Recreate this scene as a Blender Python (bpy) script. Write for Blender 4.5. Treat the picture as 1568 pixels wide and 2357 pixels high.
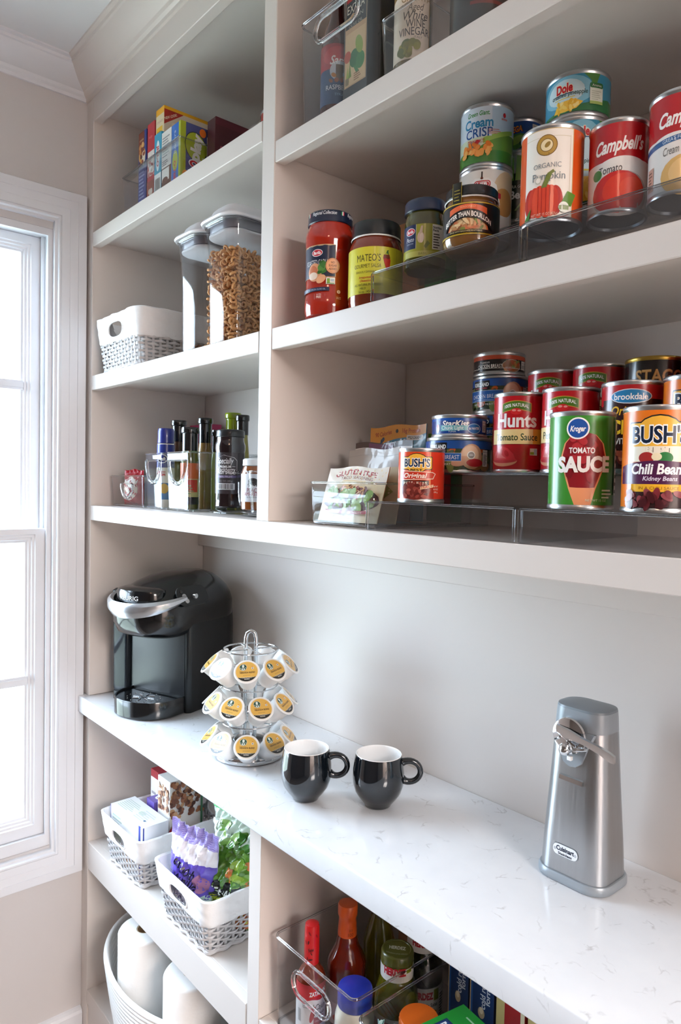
import bpy, bmesh, math, random
from math import pi, sin, cos, radians, sqrt
from mathutils import Vector, Matrix
for o in list(bpy.data.objects): bpy.data.objects.remove(o)
SC = bpy.context.scene
COL = SC.collection
rnd = random.Random(7)

# ---------------------------------------------------------------- camera, light, exposure
cam_d = bpy.data.cameras.new('camera'); cam = bpy.data.objects.new('camera', cam_d); COL.objects.link(cam)
CAM = Vector((1.8700, -1.0462, 1.4787))
cam_d.sensor_fit = 'VERTICAL'; cam_d.sensor_height = 36.0; cam_d.lens = 1640.445 * 36.0 / 2357.0
cam_d.clip_start = .02; cam_d.clip_end = 80
_r = Vector((0.6504, 0.7593, 0.0209)).normalized(); _f = Vector((-0.7584, 0.6507, -0.0369)).normalized(); _u = _r.cross(_f)
cam.matrix_world = Matrix(((_r.x, _u.x, -_f.x, CAM.x), (_r.y, _u.y, -_f.y, CAM.y), (_r.z, _u.z, -_f.z, CAM.z), (0, 0, 0, 1)))
SC.camera = cam
vs = SC.view_settings; vs.view_transform = 'Standard'; vs.look = 'None'; vs.gamma = 1; vs.use_curve_mapping = False; vs.exposure = 0.46
SC.cycles.max_bounces = 10; SC.cycles.diffuse_bounces = 6; SC.cycles.glossy_bounces = 5; SC.cycles.transmission_bounces = 10
SC.cycles.transparent_max_bounces = 28; SC.cycles.caustics_reflective = False; SC.cycles.caustics_refractive = False
SC.cycles.sample_clamp_indirect = 6.0
W = bpy.data.worlds.new('overcast_sky'); SC.world = W; W.use_nodes = True
bg = W.node_tree.nodes['Background']; bg.inputs[0].default_value = (.68, .835, 1.0, 1); SKY = 15.0; bg.inputs[1].default_value = SKY
def area(name, loc, rot, sx, sy, power, color, portal=False):
    d = bpy.data.lights.new(name, 'AREA'); d.shape = 'RECTANGLE'; d.size = sx; d.size_y = sy; d.energy = power; d.color = color
    o = bpy.data.objects.new(name, d); COL.objects.link(o); o.location = loc; o.rotation_euler = rot
    if portal: d.cycles.is_portal = True
    return o
area('window_portal', (-.13, -.885, 1.32), (0, -pi / 2, 0), 1.62, .94, 1, (1, 1, 1), True)
area('side_fill_lamp', (4.55, -.95, 2.38), (0, 0, 0), 1.3, 1.3, 215, (1.0, .925, .885))  # unseen fill lamp, added to brighten surfaces that face right
LAMP = 11.0; LAMP_COL = (1.0, .62, .42)

# ---------------------------------------------------------------- materials
def lin(h):
    h = h.lstrip('#'); r = []
    for i in (0, 2, 4):
        c = int(h[i:i + 2], 16) / 255
        r.append(c / 12.92 if c <= .04045 else ((c + .055) / 1.055) ** 2.4)
    return (*r, 1)
_mc = {}
def mat(col, rough=.45, metal=0, spec=.5, coat=0, name=None):
    k = (col, rough, metal, spec, coat)
    if k in _mc: return _mc[k]
    m = bpy.data.materials.new(name or 'm_' + col.strip('#')); m.use_nodes = True
    b = m.node_tree.nodes['Principled BSDF']
    b.inputs['Base Color'].default_value = lin(col); b.inputs['Roughness'].default_value = rough
    b.inputs['Metallic'].default_value = metal; b.inputs['Specular IOR Level'].default_value = spec
    b.inputs['Coat Weight'].default_value = coat; b.inputs['Coat Roughness'].default_value = .06
    _mc[k] = m
    return m
def nmat(name, col, rough=.5, scale=20, amt=.1, bump=.0, stretch=(1, 1, 1), metal=0, spec=.5):
    """paint, cloth, wood: a colour with a little procedural variation and bump"""
    m = bpy.data.materials.new(name); m.use_nodes = True; nt = m.node_tree; b = nt.nodes['Principled BSDF']
    tc = nt.nodes.new('ShaderNodeTexCoord'); mp = nt.nodes.new('ShaderNodeMapping'); nz = nt.nodes.new('ShaderNodeTexNoise')
    mp.inputs['Scale'].default_value = stretch; nz.inputs['Scale'].default_value = scale; nz.inputs['Detail'].default_value = 5
    nt.links.new(tc.outputs['Object'], mp.inputs['Vector']); nt.links.new(mp.outputs[0], nz.inputs['Vector'])
    mx = nt.nodes.new('ShaderNodeMix'); mx.data_type = 'RGBA'
    c = lin(col); mx.inputs[6].default_value = tuple(x * (1 - amt) for x in c[:3]) + (1,); mx.inputs[7].default_value = tuple(min(1, x * (1 + amt)) for x in c[:3]) + (1,)
    nt.links.new(nz.outputs[0], mx.inputs[0]); nt.links.new(mx.outputs[2], b.inputs['Base Color'])
    b.inputs['Roughness'].default_value = rough; b.inputs['Metallic'].default_value = metal; b.inputs['Specular IOR Level'].default_value = spec
    if bump:
        bp = nt.nodes.new('ShaderNodeBump'); bp.inputs['Strength'].default_value = bump; bp.inputs['Distance'].default_value = .002
        nt.links.new(nz.outputs[0], bp.inputs['Height']); nt.links.new(bp.outputs[0], b.inputs['Normal'])
    return m
def clear(name, tint, refl=1.0, rough=.03, ior=1.5):
    """thin clear plastic or window glass: see-through, with a Fresnel reflection on top"""
    m = bpy.data.materials.new(name); m.use_nodes = True; nt = m.node_tree
    for n in list(nt.nodes): nt.nodes.remove(n)
    o = nt.nodes.new('ShaderNodeOutputMaterial'); t = nt.nodes.new('ShaderNodeBsdfTransparent'); g = nt.nodes.new('ShaderNodeBsdfGlossy')
    lw = nt.nodes.new('ShaderNodeLayerWeight'); pw = nt.nodes.new('ShaderNodeMath'); pw.operation = 'POWER'; pw.inputs[1].default_value = 5
    mu = nt.nodes.new('ShaderNodeMath'); mu.operation = 'MULTIPLY_ADD'; mu.inputs[1].default_value = .9 * refl; mu.inputs[2].default_value = ((ior - 1) / (ior + 1)) ** 2 * refl
    mx = nt.nodes.new('ShaderNodeMixShader')
    t.inputs[0].default_value = (*tint, 1); g.inputs['Roughness'].default_value = rough
    nt.links.new(lw.outputs['Facing'], pw.inputs[0]); nt.links.new(pw.outputs[0], mu.inputs[0]); nt.links.new(mu.outputs[0], mx.inputs[0])
    nt.links.new(t.outputs[0], mx.inputs[1]); nt.links.new(g.outputs[0], mx.inputs[2]); nt.links.new(mx.outputs[0], o.inputs[0])
    return m
PAINT = nmat('cabinet_paint', '#dcd4ce', .38, 6, .012, .02)
WALLP = nmat('wall_paint', '#cac6c5', .6, 8, .015, .05)
WARMP = nmat('room_paint', '#7d726b', .7, 8, .02)
TRIM = nmat('trim_paint', '#dfe1e6', .3, 6, .01)
CEILP = nmat('ceiling_paint', '#e4e5e6', .8, 8, .01)
CLEAR = clear('clear_acrylic', (.965, .97, .975), 1.0)
RISER_SHADE = clear('riser_acrylic', (.875, .885, .90), .9)  # clear acrylic, tint darkened to imitate shade under the treads
PANE = clear('window_glass', (.98, .985, .985), .8)
EDGE = bpy.data.materials.new('acrylic_edge'); EDGE.use_nodes = True
_b = EDGE.node_tree.nodes['Principled BSDF']; _b.inputs['Base Color'].default_value = (.93, .95, .97, 1); _b.inputs['Transmission Weight'].default_value = 1; _b.inputs['Roughness'].default_value = .05; _b.inputs['IOR'].default_value = 1.49
CHROME = mat('#dcdfe2', .07, 1, name='chrome')
TIN = nmat('tin_plate', '#c9ccce', .28, 60, .05, .05, (1, 1, .1), metal=1)
STEEL = nmat('brushed_steel', '#b9bcbf', .30, 160, .09, .12, (1, 1, .012), metal=1)
BLACKGLOSS = mat('#0d0f11', .16, 0, .5, .3, name='black_gloss_plastic')
BLACKSAT = mat('#15181a', .36, 0, .5, name='black_satin_plastic')
CERAMIC = mat('#0b1117', .07, 0, .6, .6, name='black_glaze')
WHITE = mat('#f2f2f2', .3, name='white_plastic')
WICKER = nmat('grey_wicker', '#c9c6c6', .6, 90, .12, .3, (1, 1, .2))
LINEN = nmat('white_cotton', '#efeeee', .85, 120, .03, .25)
ROPE = nmat('white_rope', '#f1efec', .9, 140, .05, .5)
PAPER = nmat('paper_towel', '#f6f5f3', .95, 70, .02, .35)

def marble():
    m = bpy.data.materials.new('white_quartz'); m.use_nodes = True; nt = m.node_tree; b = nt.nodes['Principled BSDF']; L = nt.links.new
    tc = nt.nodes.new('ShaderNodeTexCoord')
    wv = nt.nodes.new('ShaderNodeTexNoise'); wv.inputs['Scale'].default_value = 9; wv.inputs['Detail'].default_value = 6; L(tc.outputs['Object'], wv.inputs['Vector'])
    ad = nt.nodes.new('ShaderNodeMix'); ad.data_type = 'RGBA'; ad.blend_type = 'ADD'; ad.inputs[0].default_value = .16
    L(tc.outputs['Object'], ad.inputs[6]); L(wv.outputs['Color'], ad.inputs[7])
    vo = nt.nodes.new('ShaderNodeTexVoronoi'); vo.feature = 'DISTANCE_TO_EDGE'; vo.inputs['Scale'].default_value = 15; L(ad.outputs[2], vo.inputs['Vector'])
    r1 = nt.nodes.new('ShaderNodeValToRGB'); r1.color_ramp.elements[0].position = .0; r1.color_ramp.elements[0].color = (1, 1, 1, 1); r1.color_ramp.elements[1].position = .03; r1.color_ramp.elements[1].color = (0, 0, 0, 1); L(vo.outputs['Distance'], r1.inputs[0])
    br = nt.nodes.new('ShaderNodeTexNoise'); br.inputs['Scale'].default_value = 34; br.inputs['Detail'].default_value = 3; L(tc.outputs['Object'], br.inputs['Vector'])
    r2 = nt.nodes.new('ShaderNodeValToRGB'); r2.color_ramp.elements[0].position = .52; r2.color_ramp.elements[0].color = (0, 0, 0, 1); r2.color_ramp.elements[1].position = .66; r2.color_ramp.elements[1].color = (1, 1, 1, 1); L(br.outputs[0], r2.inputs[0])
    mu = nt.nodes.new('ShaderNodeMath'); mu.operation = 'MULTIPLY'; L(r1.outputs[0], mu.inputs[0]); L(r2.outputs[0], mu.inputs[1])
    m2 = nt.nodes.new('ShaderNodeMath'); m2.operation = 'MULTIPLY'; m2.inputs[1].default_value = .42; L(mu.outputs[0], m2.inputs[0])
    cl = nt.nodes.new('ShaderNodeTexNoise'); cl.inputs['Scale'].default_value = 14; cl.inputs['Detail'].default_value = 4; L(tc.outputs['Object'], cl.inputs['Vector'])
    base = nt.nodes.new('ShaderNodeMix'); base.data_type = 'RGBA'; base.inputs[6].default_value = lin('#dcdee2'); base.inputs[7].default_value = lin('#eeeff1'); L(cl.outputs[0], base.inputs[0])
    mx = nt.nodes.new('ShaderNodeMix'); mx.data_type = 'RGBA'; L(m2.outputs[0], mx.inputs[0]); L(base.outputs[2], mx.inputs[6]); mx.inputs[7].default_value = lin('#86807d')
    L(mx.outputs[2], b.inputs['Base Color']); b.inputs['Roughness'].default_value = .12; b.inputs['Specular IOR Level'].default_value = .5
    return m
MARBLE = marble()
def woodfloor():
    m = bpy.data.materials.new('oak_floor'); m.use_nodes = True; nt = m.node_tree; b = nt.nodes['Principled BSDF']; L = nt.links.new
    tc = nt.nodes.new('ShaderNodeTexCoord'); bk = nt.nodes.new('ShaderNodeTexBrick'); bk.inputs['Scale'].default_value = 1
    bk.inputs['Brick Width'].default_value = 1.2; bk.inputs['Row Height'].default_value = .1; bk.inputs['Mortar Size'].default_value = .002
    bk.inputs['Color1'].default_value = lin('#a39c97'); bk.inputs['Color2'].default_value = lin('#938b86'); bk.inputs['Mortar'].default_value = lin('#7a7068')
    L(tc.outputs['Object'], bk.inputs['Vector']); L(bk.outputs['Color'], b.inputs['Base Color']); b.inputs['Roughness'].default_value = .35
    return m

# ---------------------------------------------------------------- mesh building
class MB:
    def __init__(s): s.v = []; s.f = []; s.m = []
    def mi(s, m):
        if m not in s.m: s.m.append(m)
        return s.m.index(m)
    def add(s, vs, fs, m, tf=None):
        b = len(s.v); k = s.mi(m)
        if tf: vs = [tf(Vector(v)) for v in vs]
        s.v += [tuple(v) for v in vs]; s.f += [(tuple(b + i for i in f), k) for f in fs]
        return s
    def box(s, x0, x1, y0, y1, z0, z1, m, tf=None):
        v = [(x, y, z) for z in (z0, z1) for y in (y0, y1) for x in (x0, x1)]
        return s.add(v, [(0, 2, 3, 1), (4, 5, 7, 6), (0, 1, 5, 4), (2, 6, 7, 3), (0, 4, 6, 2), (1, 3, 7, 5)], m, tf)
    def rbox(s, x0, x1, y0, y1, z0, z1, m, r=.003, seg=2, tf=None):
        bm = bmesh.new(); bmesh.ops.create_cube(bm, size=1)
        for v in bm.verts: v.co = Vector(((x0 + x1) / 2 + v.co.x * (x1 - x0), (y0 + y1) / 2 + v.co.y * (y1 - y0), (z0 + z1) / 2 + v.co.z * (z1 - z0)))
        bmesh.ops.bevel(bm, geom=bm.edges[:], offset=r, segments=seg, affect='EDGES', profile=.5)
        bm.verts.index_update(); s.add([v.co.copy() for v in bm.verts], [[v.index for v in f.verts] for f in bm.faces], m, tf); bm.free()
        return s
    def lathe(s, prof, m, n=40, c=(0, 0), tf=None):
        vs, fs, rows = [], [], []
        for r, z in prof:
            if r < 1e-6: rows.append([len(vs)]); vs.append((c[0], c[1], z))
            else:
                rows.append(list(range(len(vs), len(vs) + n))); vs += [(c[0] + r * cos(2 * pi * i / n), c[1] + r * sin(2 * pi * i / n), z) for i in range(n)]
        for a, b in zip(rows, rows[1:]):
            for i in range(n):
                j = (i + 1) % n
                if len(a) == 1 and len(b) == 1: continue
                if len(a) == 1: fs.append((a[0], b[j], b[i]))
                elif len(b) == 1: fs.append((a[i], a[j], b[0]))
                else: fs.append((a[i], a[j], b[j], b[i]))
        return s.add(vs, fs, m, tf)
    def loft(s, rings, m, cap=True, closed=True, tf=None):
        n = len(rings[0]); vs = [p for r in rings for p in r]; fs = []
        for k in range(len(rings) - 1):
            for i in range(n if closed else n - 1):
                j = (i + 1) % n; fs.append((k * n + i, k * n + j, (k + 1) * n + j, (k + 1) * n + i))
        if cap: fs.append(tuple(range(n - 1, -1, -1))); fs.append(tuple(range((len(rings) - 1) * n, len(rings) * n)))
        return s.add(vs, fs, m, tf)
    def tube(s, pts, r, m, n=8, closed=False, tf=None):
        pts = [Vector(p) for p in pts]; N = len(pts); rings = []; ref = Vector((0, 0, 1)); prev = None
        for i, p in enumerate(pts):
            a = pts[(i - 1) % N] if (closed or i > 0) else p; b = pts[(i + 1) % N] if (closed or i < N - 1) else p
            t = (b - a).normalized()
            if prev is None:
                prev = t.cross(ref if abs(t.z) < .9 else Vector((1, 0, 0))).normalized()
            else:
                prev = (prev - t * prev.dot(t)).normalized()
            q = t.cross(prev); rr = r(i / max(1, N - 1)) if callable(r) else r
            rings.append([p + (prev * cos(2 * pi * k / n) + q * sin(2 * pi * k / n)) * rr for k in range(n)])
        vs = [v for g in rings for v in g]; fs = []
        for k in range(N if closed else N - 1):
            k2 = (k + 1) % N
            for i in range(n):
                j = (i + 1) % n; fs.append((k * n + i, k * n + j, k2 * n + j, k2 * n + i))
        if not closed: fs.append(tuple(range(n - 1, -1, -1))); fs.append(tuple(range((N - 1) * n, N * n)))
        return s.add(vs, fs, m, tf)
    def grid(s, nu, nv, fn, m, skip=None, tf=None):
        vs = [fn(i / nu, j / nv) for j in range(nv + 1) for i in range(nu + 1)]; fs = []
        for j in range(nv):
            for i in range(nu):
                if skip and skip((i + .5) / nu, (j + .5) / nv): continue
                a = j * (nu + 1) + i; fs.append((a, a + 1, a + nu + 2, a + nu + 1))
        return s.add(vs, fs, m, tf)
    def prism(s, poly, z0, z1, m, tf=None):
        n = len(poly); vs = [(x, y, z0) for x, y in poly] + [(x, y, z1) for x, y in poly]
        fs = [tuple(range(n - 1, -1, -1)), tuple(range(n, 2 * n))] + [(i, (i + 1) % n, n + (i + 1) % n, n + i) for i in range(n)]
        return s.add(vs, fs, m, tf)
    def build(s, name, parent=None, loc=None, ang=38, smooth=True, mods=()):
        me = bpy.data.meshes.new(name); me.from_pydata(s.v, [], [f for f, _ in s.f])
        for m in s.m: me.materials.append(m)
        me.polygons.foreach_set('material_index', [k for _, k in s.f])
        if smooth:
            me.polygons.foreach_set('use_smooth', [True] * len(me.polygons)); me.set_sharp_from_angle(angle=radians(ang))
        me.update()
        o = bpy.data.objects.new(name, me); COL.objects.link(o)
        if parent is not None: o.parent = parent
        if loc is not None: o.location = loc
        for t, kw in mods:
            md = o.modifiers.new(t.lower(), t)
            for k, v in kw.items(): setattr(md, k, v)
        return o
def rrect(w, d, r, n=6, z=0, cx=0, cy=0):
    p = []
    for sx, sy, a0 in ((1, 1, 0), (-1, 1, 90), (-1, -1, 180), (1, -1, 270)):
        for i in range(n + 1):
            a = radians(a0 + 90 * i / n); p.append(Vector((cx + sx * (w / 2 - r) + r * cos(a), cy + sy * (d / 2 - r) + r * sin(a), z)))
    return p
def thing(name, label, cat, loc=(0, 0, 0), rz=0, group=None):
    o = bpy.data.objects.new(name, None); o.empty_display_size = .02; COL.objects.link(o); o.location = loc; o.rotation_euler = (0, 0, rz)
    return tag(o, label, cat, group)
def tag(o, label, cat, group=None, kind=None):
    o['label'] = label; o['category'] = cat
    if group: o['group'] = group
    if kind: o['kind'] = kind
    return o
def struct(o): o['kind'] = 'structure'; return o
def copy_thing(root, label, loc, rot, group=None, name=None):
    r = root.copy(); COL.objects.link(r); r.location = loc; r.rotation_euler = rot; r['label'] = label
    if group: r['group'] = group
    for ch in root.children:
        c = ch.copy(); COL.objects.link(c); c.parent = r
        for g in ch.children:
            d = g.copy(); COL.objects.link(d); d.parent = c
    return r

# ---------------------------------------------------------------- printed artwork: flat shapes wrapped on a label
_tx = {}
def textmesh(t, bold, shear):
    k = (t, bold, shear)
    if k not in _tx:
        cu = bpy.data.curves.new('lettering', 'FONT'); cu.body = t; cu.size = 1; cu.offset = bold; cu.shear = shear; cu.resolution_u = 3; cu.fill_mode = 'FRONT'
        ob = bpy.data.objects.new('lettering', cu); me = ob.to_mesh()
        v = [(p.co.x, p.co.y) for p in me.vertices]; f = [tuple(p.vertices) for p in me.polygons]
        ob.to_mesh_clear(); bpy.data.objects.remove(ob); bpy.data.curves.remove(cu)
        _tx[k] = (v, f)
    return _tx[k]
class Art:
    def __init__(s): s.it = []
    def raw(s, v, f, c): s.it.append((v, f, c)); return s
    def rect(s, u0, v0, u1, v1, c): return s.raw([(u0, v0), (u1, v0), (u1, v1), (u0, v1)], [(0, 1, 2, 3)], c)
    def poly(s, p, c): return s.raw(list(p), [tuple(range(len(p)))], c)
    def ell(s, u, v, a, b, c, rot=0, n=20, a0=0, a1=360):
        p = []
        for i in range(n + (0 if a1 - a0 == 360 else 1)):
            t = radians(a0 + (a1 - a0) * i / n); x, y = a * cos(t), b * sin(t); p.append((u + x * cos(rot) - y * sin(rot), v + x * sin(rot) + y * cos(rot)))
        return s.poly(p, c)
    def rr(s, u0, v0, u1, v1, r, c):
        return s.poly([(p.x, p.y) for p in rrect(u1 - u0, v1 - v0, r, 4, 0, (u0 + u1) / 2, (v0 + v1) / 2)], c)
    def band(s, u0, u1, va, vb, c, n=16):
        """strip between two curves va(u), vb(u)"""
        us = [u0 + (u1 - u0) * i / n for i in range(n + 1)]; v = [(u, va(u)) for u in us] + [(u, vb(u)) for u in us]
        return s.raw(v, [(i, i + 1, n + 2 + i, n + 1 + i) for i in range(n)], c)
    def text(s, t, u, v, h, c, w=None, bold=.0, shear=0, rot=0, arc=0, slope=0):
        vv, ff = textmesh(t, bold, shear)
        if not vv: return s
        x0, x1 = min(p[0] for p in vv), max(p[0] for p in vv); y0, y1 = min(p[1] for p in vv), max(p[1] for p in vv)
        sy = h / .70; sx = w / (x1 - x0) if w else sy; cy = .35; o = []
        for x, y in vv:
            X = (x - (x0 + x1) / 2) * sx; Y = (y - cy) * sy + slope * X - (arc * X * X if arc else 0)
            o.append((u + X * cos(rot) - Y * sin(rot), v + X * sin(rot) + Y * cos(rot)))
        return s.raw(o, ff, c)
    def lines(s, u0, u1, v0, v1, n, c, fill=.45):
        p = (v1 - v0) / n
        for i in range(n): s.rect(u0, v0 + i * p, u0 + (u1 - u0) * (.65 + .35 * ((i * 37) % 10) / 10), v0 + i * p + p * fill, c)
        return s
    def bars(s, u0, u1, v0, v1, c='#1a1a1a', n=14):
        p = (u1 - u0) / n
        for i in range(n): s.rect(u0 + i * p, v0, u0 + i * p + p * (.3 + .4 * ((i * 7) % 5) / 5), v1, c)
        return s
    def blobs(s, u0, u1, v0, v1, n, a, b, cols, seed=1, rot=3.1):
        r = random.Random(seed)
        for i in range(n): s.ell(r.uniform(u0, u1), r.uniform(v0, v1), a * r.uniform(.75, 1.2), b * r.uniform(.75, 1.2), cols[i % len(cols)], r.uniform(-rot, rot), 12)
        return s
    def out(s, mb, fn, step=.004, vstep=0, eps=.00004, rough=.38, base=.00008, spec=.5, coat=0):
        for k, (v, f, c) in enumerate(s.it):
            bm = bmesh.new(); bv = [bm.verts.new((x, y, 0)) for x, y in v]
            for q in f:
                try: bm.faces.new([bv[i] for i in q])
                except ValueError: pass
            if step:
                lo, hi = min(x for x, _ in v), max(x for x, _ in v); x = math.ceil(lo / step) * step
                while x < hi:
                    bmesh.ops.bisect_plane(bm, geom=bm.verts[:] + bm.edges[:] + bm.faces[:], plane_co=(x, 0, 0), plane_no=(1, 0, 0)); x += step
            if vstep:
                lo, hi = min(y for _, y in v), max(y for _, y in v); x = math.ceil(lo / vstep) * vstep
                while x < hi:
                    bmesh.ops.bisect_plane(bm, geom=bm.verts[:] + bm.edges[:] + bm.faces[:], plane_co=(0, x, 0), plane_no=(0, 1, 0)); x += vstep
            bm.verts.index_update(); off = base + eps * k
            m = c if not isinstance(c, str) else mat(c, rough, 0, spec, coat)
            mb.add([fn(p.co.x, p.co.y, off) for p in bm.verts], [[q.index for q in g.verts] for g in bm.faces], m); bm.free()
        return mb
def cylmap(R, z0=0, phi=0):
    return lambda u, v, o: Vector(((R + o) * cos(phi + u / R), (R + o) * sin(phi + u / R), z0 + v))
def conemap(R0, R1, h, z0=0, phi=0):
    Rm = (R0 + R1) / 2
    def f(u, v, o):
        r = R0 + (R1 - R0) * v / h + o; return Vector((r * cos(phi + u / Rm), r * sin(phi + u / Rm), z0 + v))
    return f
def planemap(o, ux, uy):
    o = Vector(o); ux = Vector(ux).normalized(); uy = Vector(uy).normalized(); n = ux.cross(uy)
    return lambda u, v, f: o + ux * u + uy * v + n * f
def tocam(x, y): return math.atan2(CAM.y - y, CAM.x - x)
def logo(a, u, v, w, h, t, bg_, fg='#ffffff', rim='#ffffff', bold=.03, shear=0):
    a.ell(u, v, w / 2, h / 2, rim, n=28).ell(u, v, w / 2 * .92, h / 2 * .86, bg_, n=28).text(t, u, v, h * .42, fg, w=w * .68, bold=bold, shear=shear)
# ---------------------------------------------------------------- room shell
F = .3342; XR = 2.62; ZF = -.08; ZC = 2.52
RX1, RY0 = 3.3, -2.7
struct(MB().box(-.3, RX1 + .1, RY0 - .1, .1, ZF - .06, ZF, woodfloor()).build('floor', smooth=False))
struct(MB().box(-.12, RX1 + .1, RY0 - .1, .1, ZC, ZC + .08, CEILP).build('ceiling', smooth=False))
struct(MB().box(-.12, RX1 + .1, 0, .1, ZF, ZC, PAINT).build('wall_back', smooth=False))
OY0, OY1, OZ = -1.25, -.25, 2.3   # unseen opening added to let side fill light into the room
struct(MB().box(RX1, RX1 + .1, RY0, OY0, ZF, ZC, WALLP).box(RX1, RX1 + .1, OY1, 0, ZF, ZC, WALLP).box(RX1, RX1 + .1, OY0, OY1, OZ, ZC, WALLP).build('wall_right', smooth=False))
BOUNCEP = nmat('bounce_paint', '#d8cfca', .7, 8, .02)  # unseen space added so that its pale walls bounce the fill light
struct(MB().box(RX1 + .1, 5.9, RY0 - .1, RY0, ZF, ZC, BOUNCEP).box(RX1 + .1, 5.9, 0, .1, ZF, ZC, BOUNCEP).box(5.8, 5.9, RY0, 0, ZF, ZC, BOUNCEP).build('wall_bounce', smooth=False))
struct(MB().box(RX1 + .1, 5.9, RY0 - .1, .1, ZC, ZC + .08, CEILP).build('ceiling_bounce', smooth=False)); struct(MB().box(RX1 + .1, 5.9, RY0 - .1, .1, ZF - .06, ZF, woodfloor()).build('floor_bounce', smooth=False))
hl = thing('fill_lamp_housing', 'unseen square housing added above the side fill lamp', 'lamp', (4.55, -.95, ZC)); MB().rbox(-.7, .7, -.7, .7, -.12, -.001, TRIM, .01).build('base', hl)  # made-up fixture to go with the added fill lamp
struct(MB().box(-.12, RX1 + .1, RY0 - .1, RY0, ZF, ZC, WARMP).build('wall_front', smooth=False))
WY0, WY1, WZ0, WZ1 = -1.352, -.418, .525, 2.112   # window opening
w = MB()
w.box(-.12, 0, WY1, 0, ZF, ZC, WALLP).box(-.12, 0, RY0, WY0, ZF, ZC, WALLP).box(-.12, 0, WY0, WY1, ZF, WZ0, WALLP).box(-.12, 0, WY0, WY1, WZ1, ZC, WALLP)
struct(w.build('wall_left', smooth=False))
# crown moulding: one profile, mitred into the corner over the shelving
prof = [(0, -.068), (.006, -.068), (.007, -.06), (.013, -.056), (.017, -.05), (.026, -.045), (.04, -.036), (.052, -.024), (.06, -.014), (.064, -.012), (.066, -.006), (.074, -.004), (.075, 0), (0, 0)]
ra = [Vector((p, -F - p, ZC + z)) for p, z in prof]; rb = [Vector((p, RY0, ZC + z)) for p, z in prof]
struct(MB().loft([rb, ra], TRIM).build('trim_1', ang=20))
ra = [Vector((p, -F - p, ZC + z)) for p, z in prof]; rb = [Vector((RX1, -F - p, ZC + z)) for p, z in prof]
struct(MB().loft([ra, rb], PAINT).build('trim_2', ang=20))
b = MB().box(0, .015, RY0, -F - .001, ZF, .045, TRIM); b.prism([(0, .045), (.015, .045), (.012, .052), (.006, .056), (0, .058)], 0, 1, TRIM, lambda v: Vector((v.x, RY0 + v.z * (-F - .001 - RY0), v.y)))
struct(b.build('baseboard_left', smooth=False))

# window: picture-frame casing, jambs, two sashes with muntins, glass
win = bpy.data.objects.new('window_1', None); COL.objects.link(win); win['kind'] = 'structure'
def frame(m, y0, y1, z0, z1, wy, wz0, wz1, x0, x1, mtl=TRIM):
    """four bars round the opening y0..y1, z0..z1 (outer), bar widths wy / wz0 / wz1"""
    m.box(x0, x1, y0, y0 + wy, z0, z1, mtl).box(x0, x1, y1 - wy, y1, z0, z1, mtl).box(x0, x1, y0 + wy, y1 - wy, z0, z0 + wz0, mtl).box(x0, x1, y0 + wy, y1 - wy, z1 - wz1, z1, mtl)
def mitre(m, y0, y1, z0, z1, pr, mtl=TRIM):
    """profile pr [(inset, x)] swept round a rectangle with mitred corners"""
    rs = []
    for d, x in pr: rs.append([Vector((x, y1 - d, z1 - d)), Vector((x, y0 + d, z1 - d)), Vector((x, y0 + d, z0 + d)), Vector((x, y1 - d, z0 + d))])
    m.loft(rs, mtl, cap=False)
cas = MB(); mitre(cas, WY0 - .078, -.3395, .4385, 2.2095, [(0, 0), (0, .018), (.002, .021), (.022, .021), (.023, .019), (.042, .017), (.043, .016), (.062, .014), (.066, .018), (.070, .018), (.073, .012), (.079, .011), (.080, 0), (.080, -.02)])
cas.build('window_casing', win, ang=25)
jm = MB(); frame(jm, WY0, WY1, WZ0, WZ1, .006, .03, .01, -.118, -.004); frame(jm, WY0 + .006, WY1 - .006, .555, WZ1 - .01, .007, .001, .008, -.010, -.002); jm.box(-.055, -.045, WY1 - .014, WY1 - .006, .55, WZ1, TRIM)
jm.build('window_jamb', win, smooth=False)
GY = -.4765; GY2 = WY0 + WY1 - GY
def sash(name, x0, x1, z0, z1, rb_, rt, mz):
    m = MB(); sy0, sy1 = WY0 + .006, WY1 - .0075
    frame(m, sy0, sy1, z0, z1, .028, rb_ - .022, rt - .022, x0, x1)
    mitre(m, sy0 + .028, sy1 - .028, z0 + rb_ - .022, z1 - rt + .022, [(0, x1), (.002, x1 - .004), (.007, x1 - .005), (.009, x1 - .009), (.014, x1 - .010), (.016, x1 - .013), (.021, x1 - .015), (.022, x1 - .02), (.022, x0 + .004)])
    m.box(x0 + .006, x1 - .008, sy0 + .045, sy1 - .045, mz - .012, mz + .012, TRIM); m.box(x1 - .016, x1 - .004, sy0 + .045, sy1 - .045, mz - .006, mz + .006, TRIM)
    ym = (sy0 + sy1) / 2; m.box(x0 + .006, x1 - .006, ym - .01, ym + .01, z0 + .03, z1 - .03, TRIM)
    s = m.build(name, win, ang=20)
    xg = (x0 + x1) / 2 - .004
    for a, c in ((sy0 + .03, ym), (ym, sy1 - .03)):
        for d, e in ((z0 + .02, mz), (mz, z1 - .02)): MB().box(xg, xg + .003, a, c, d, e, PANE).build('glass_pane', s, smooth=False)
sash('lower_sash', -.044, -.016, .556, 1.352, .05, .036, .962)
sash('upper_sash', -.088, -.060, 1.318, 2.101, .036, .042, 1.720)

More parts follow.
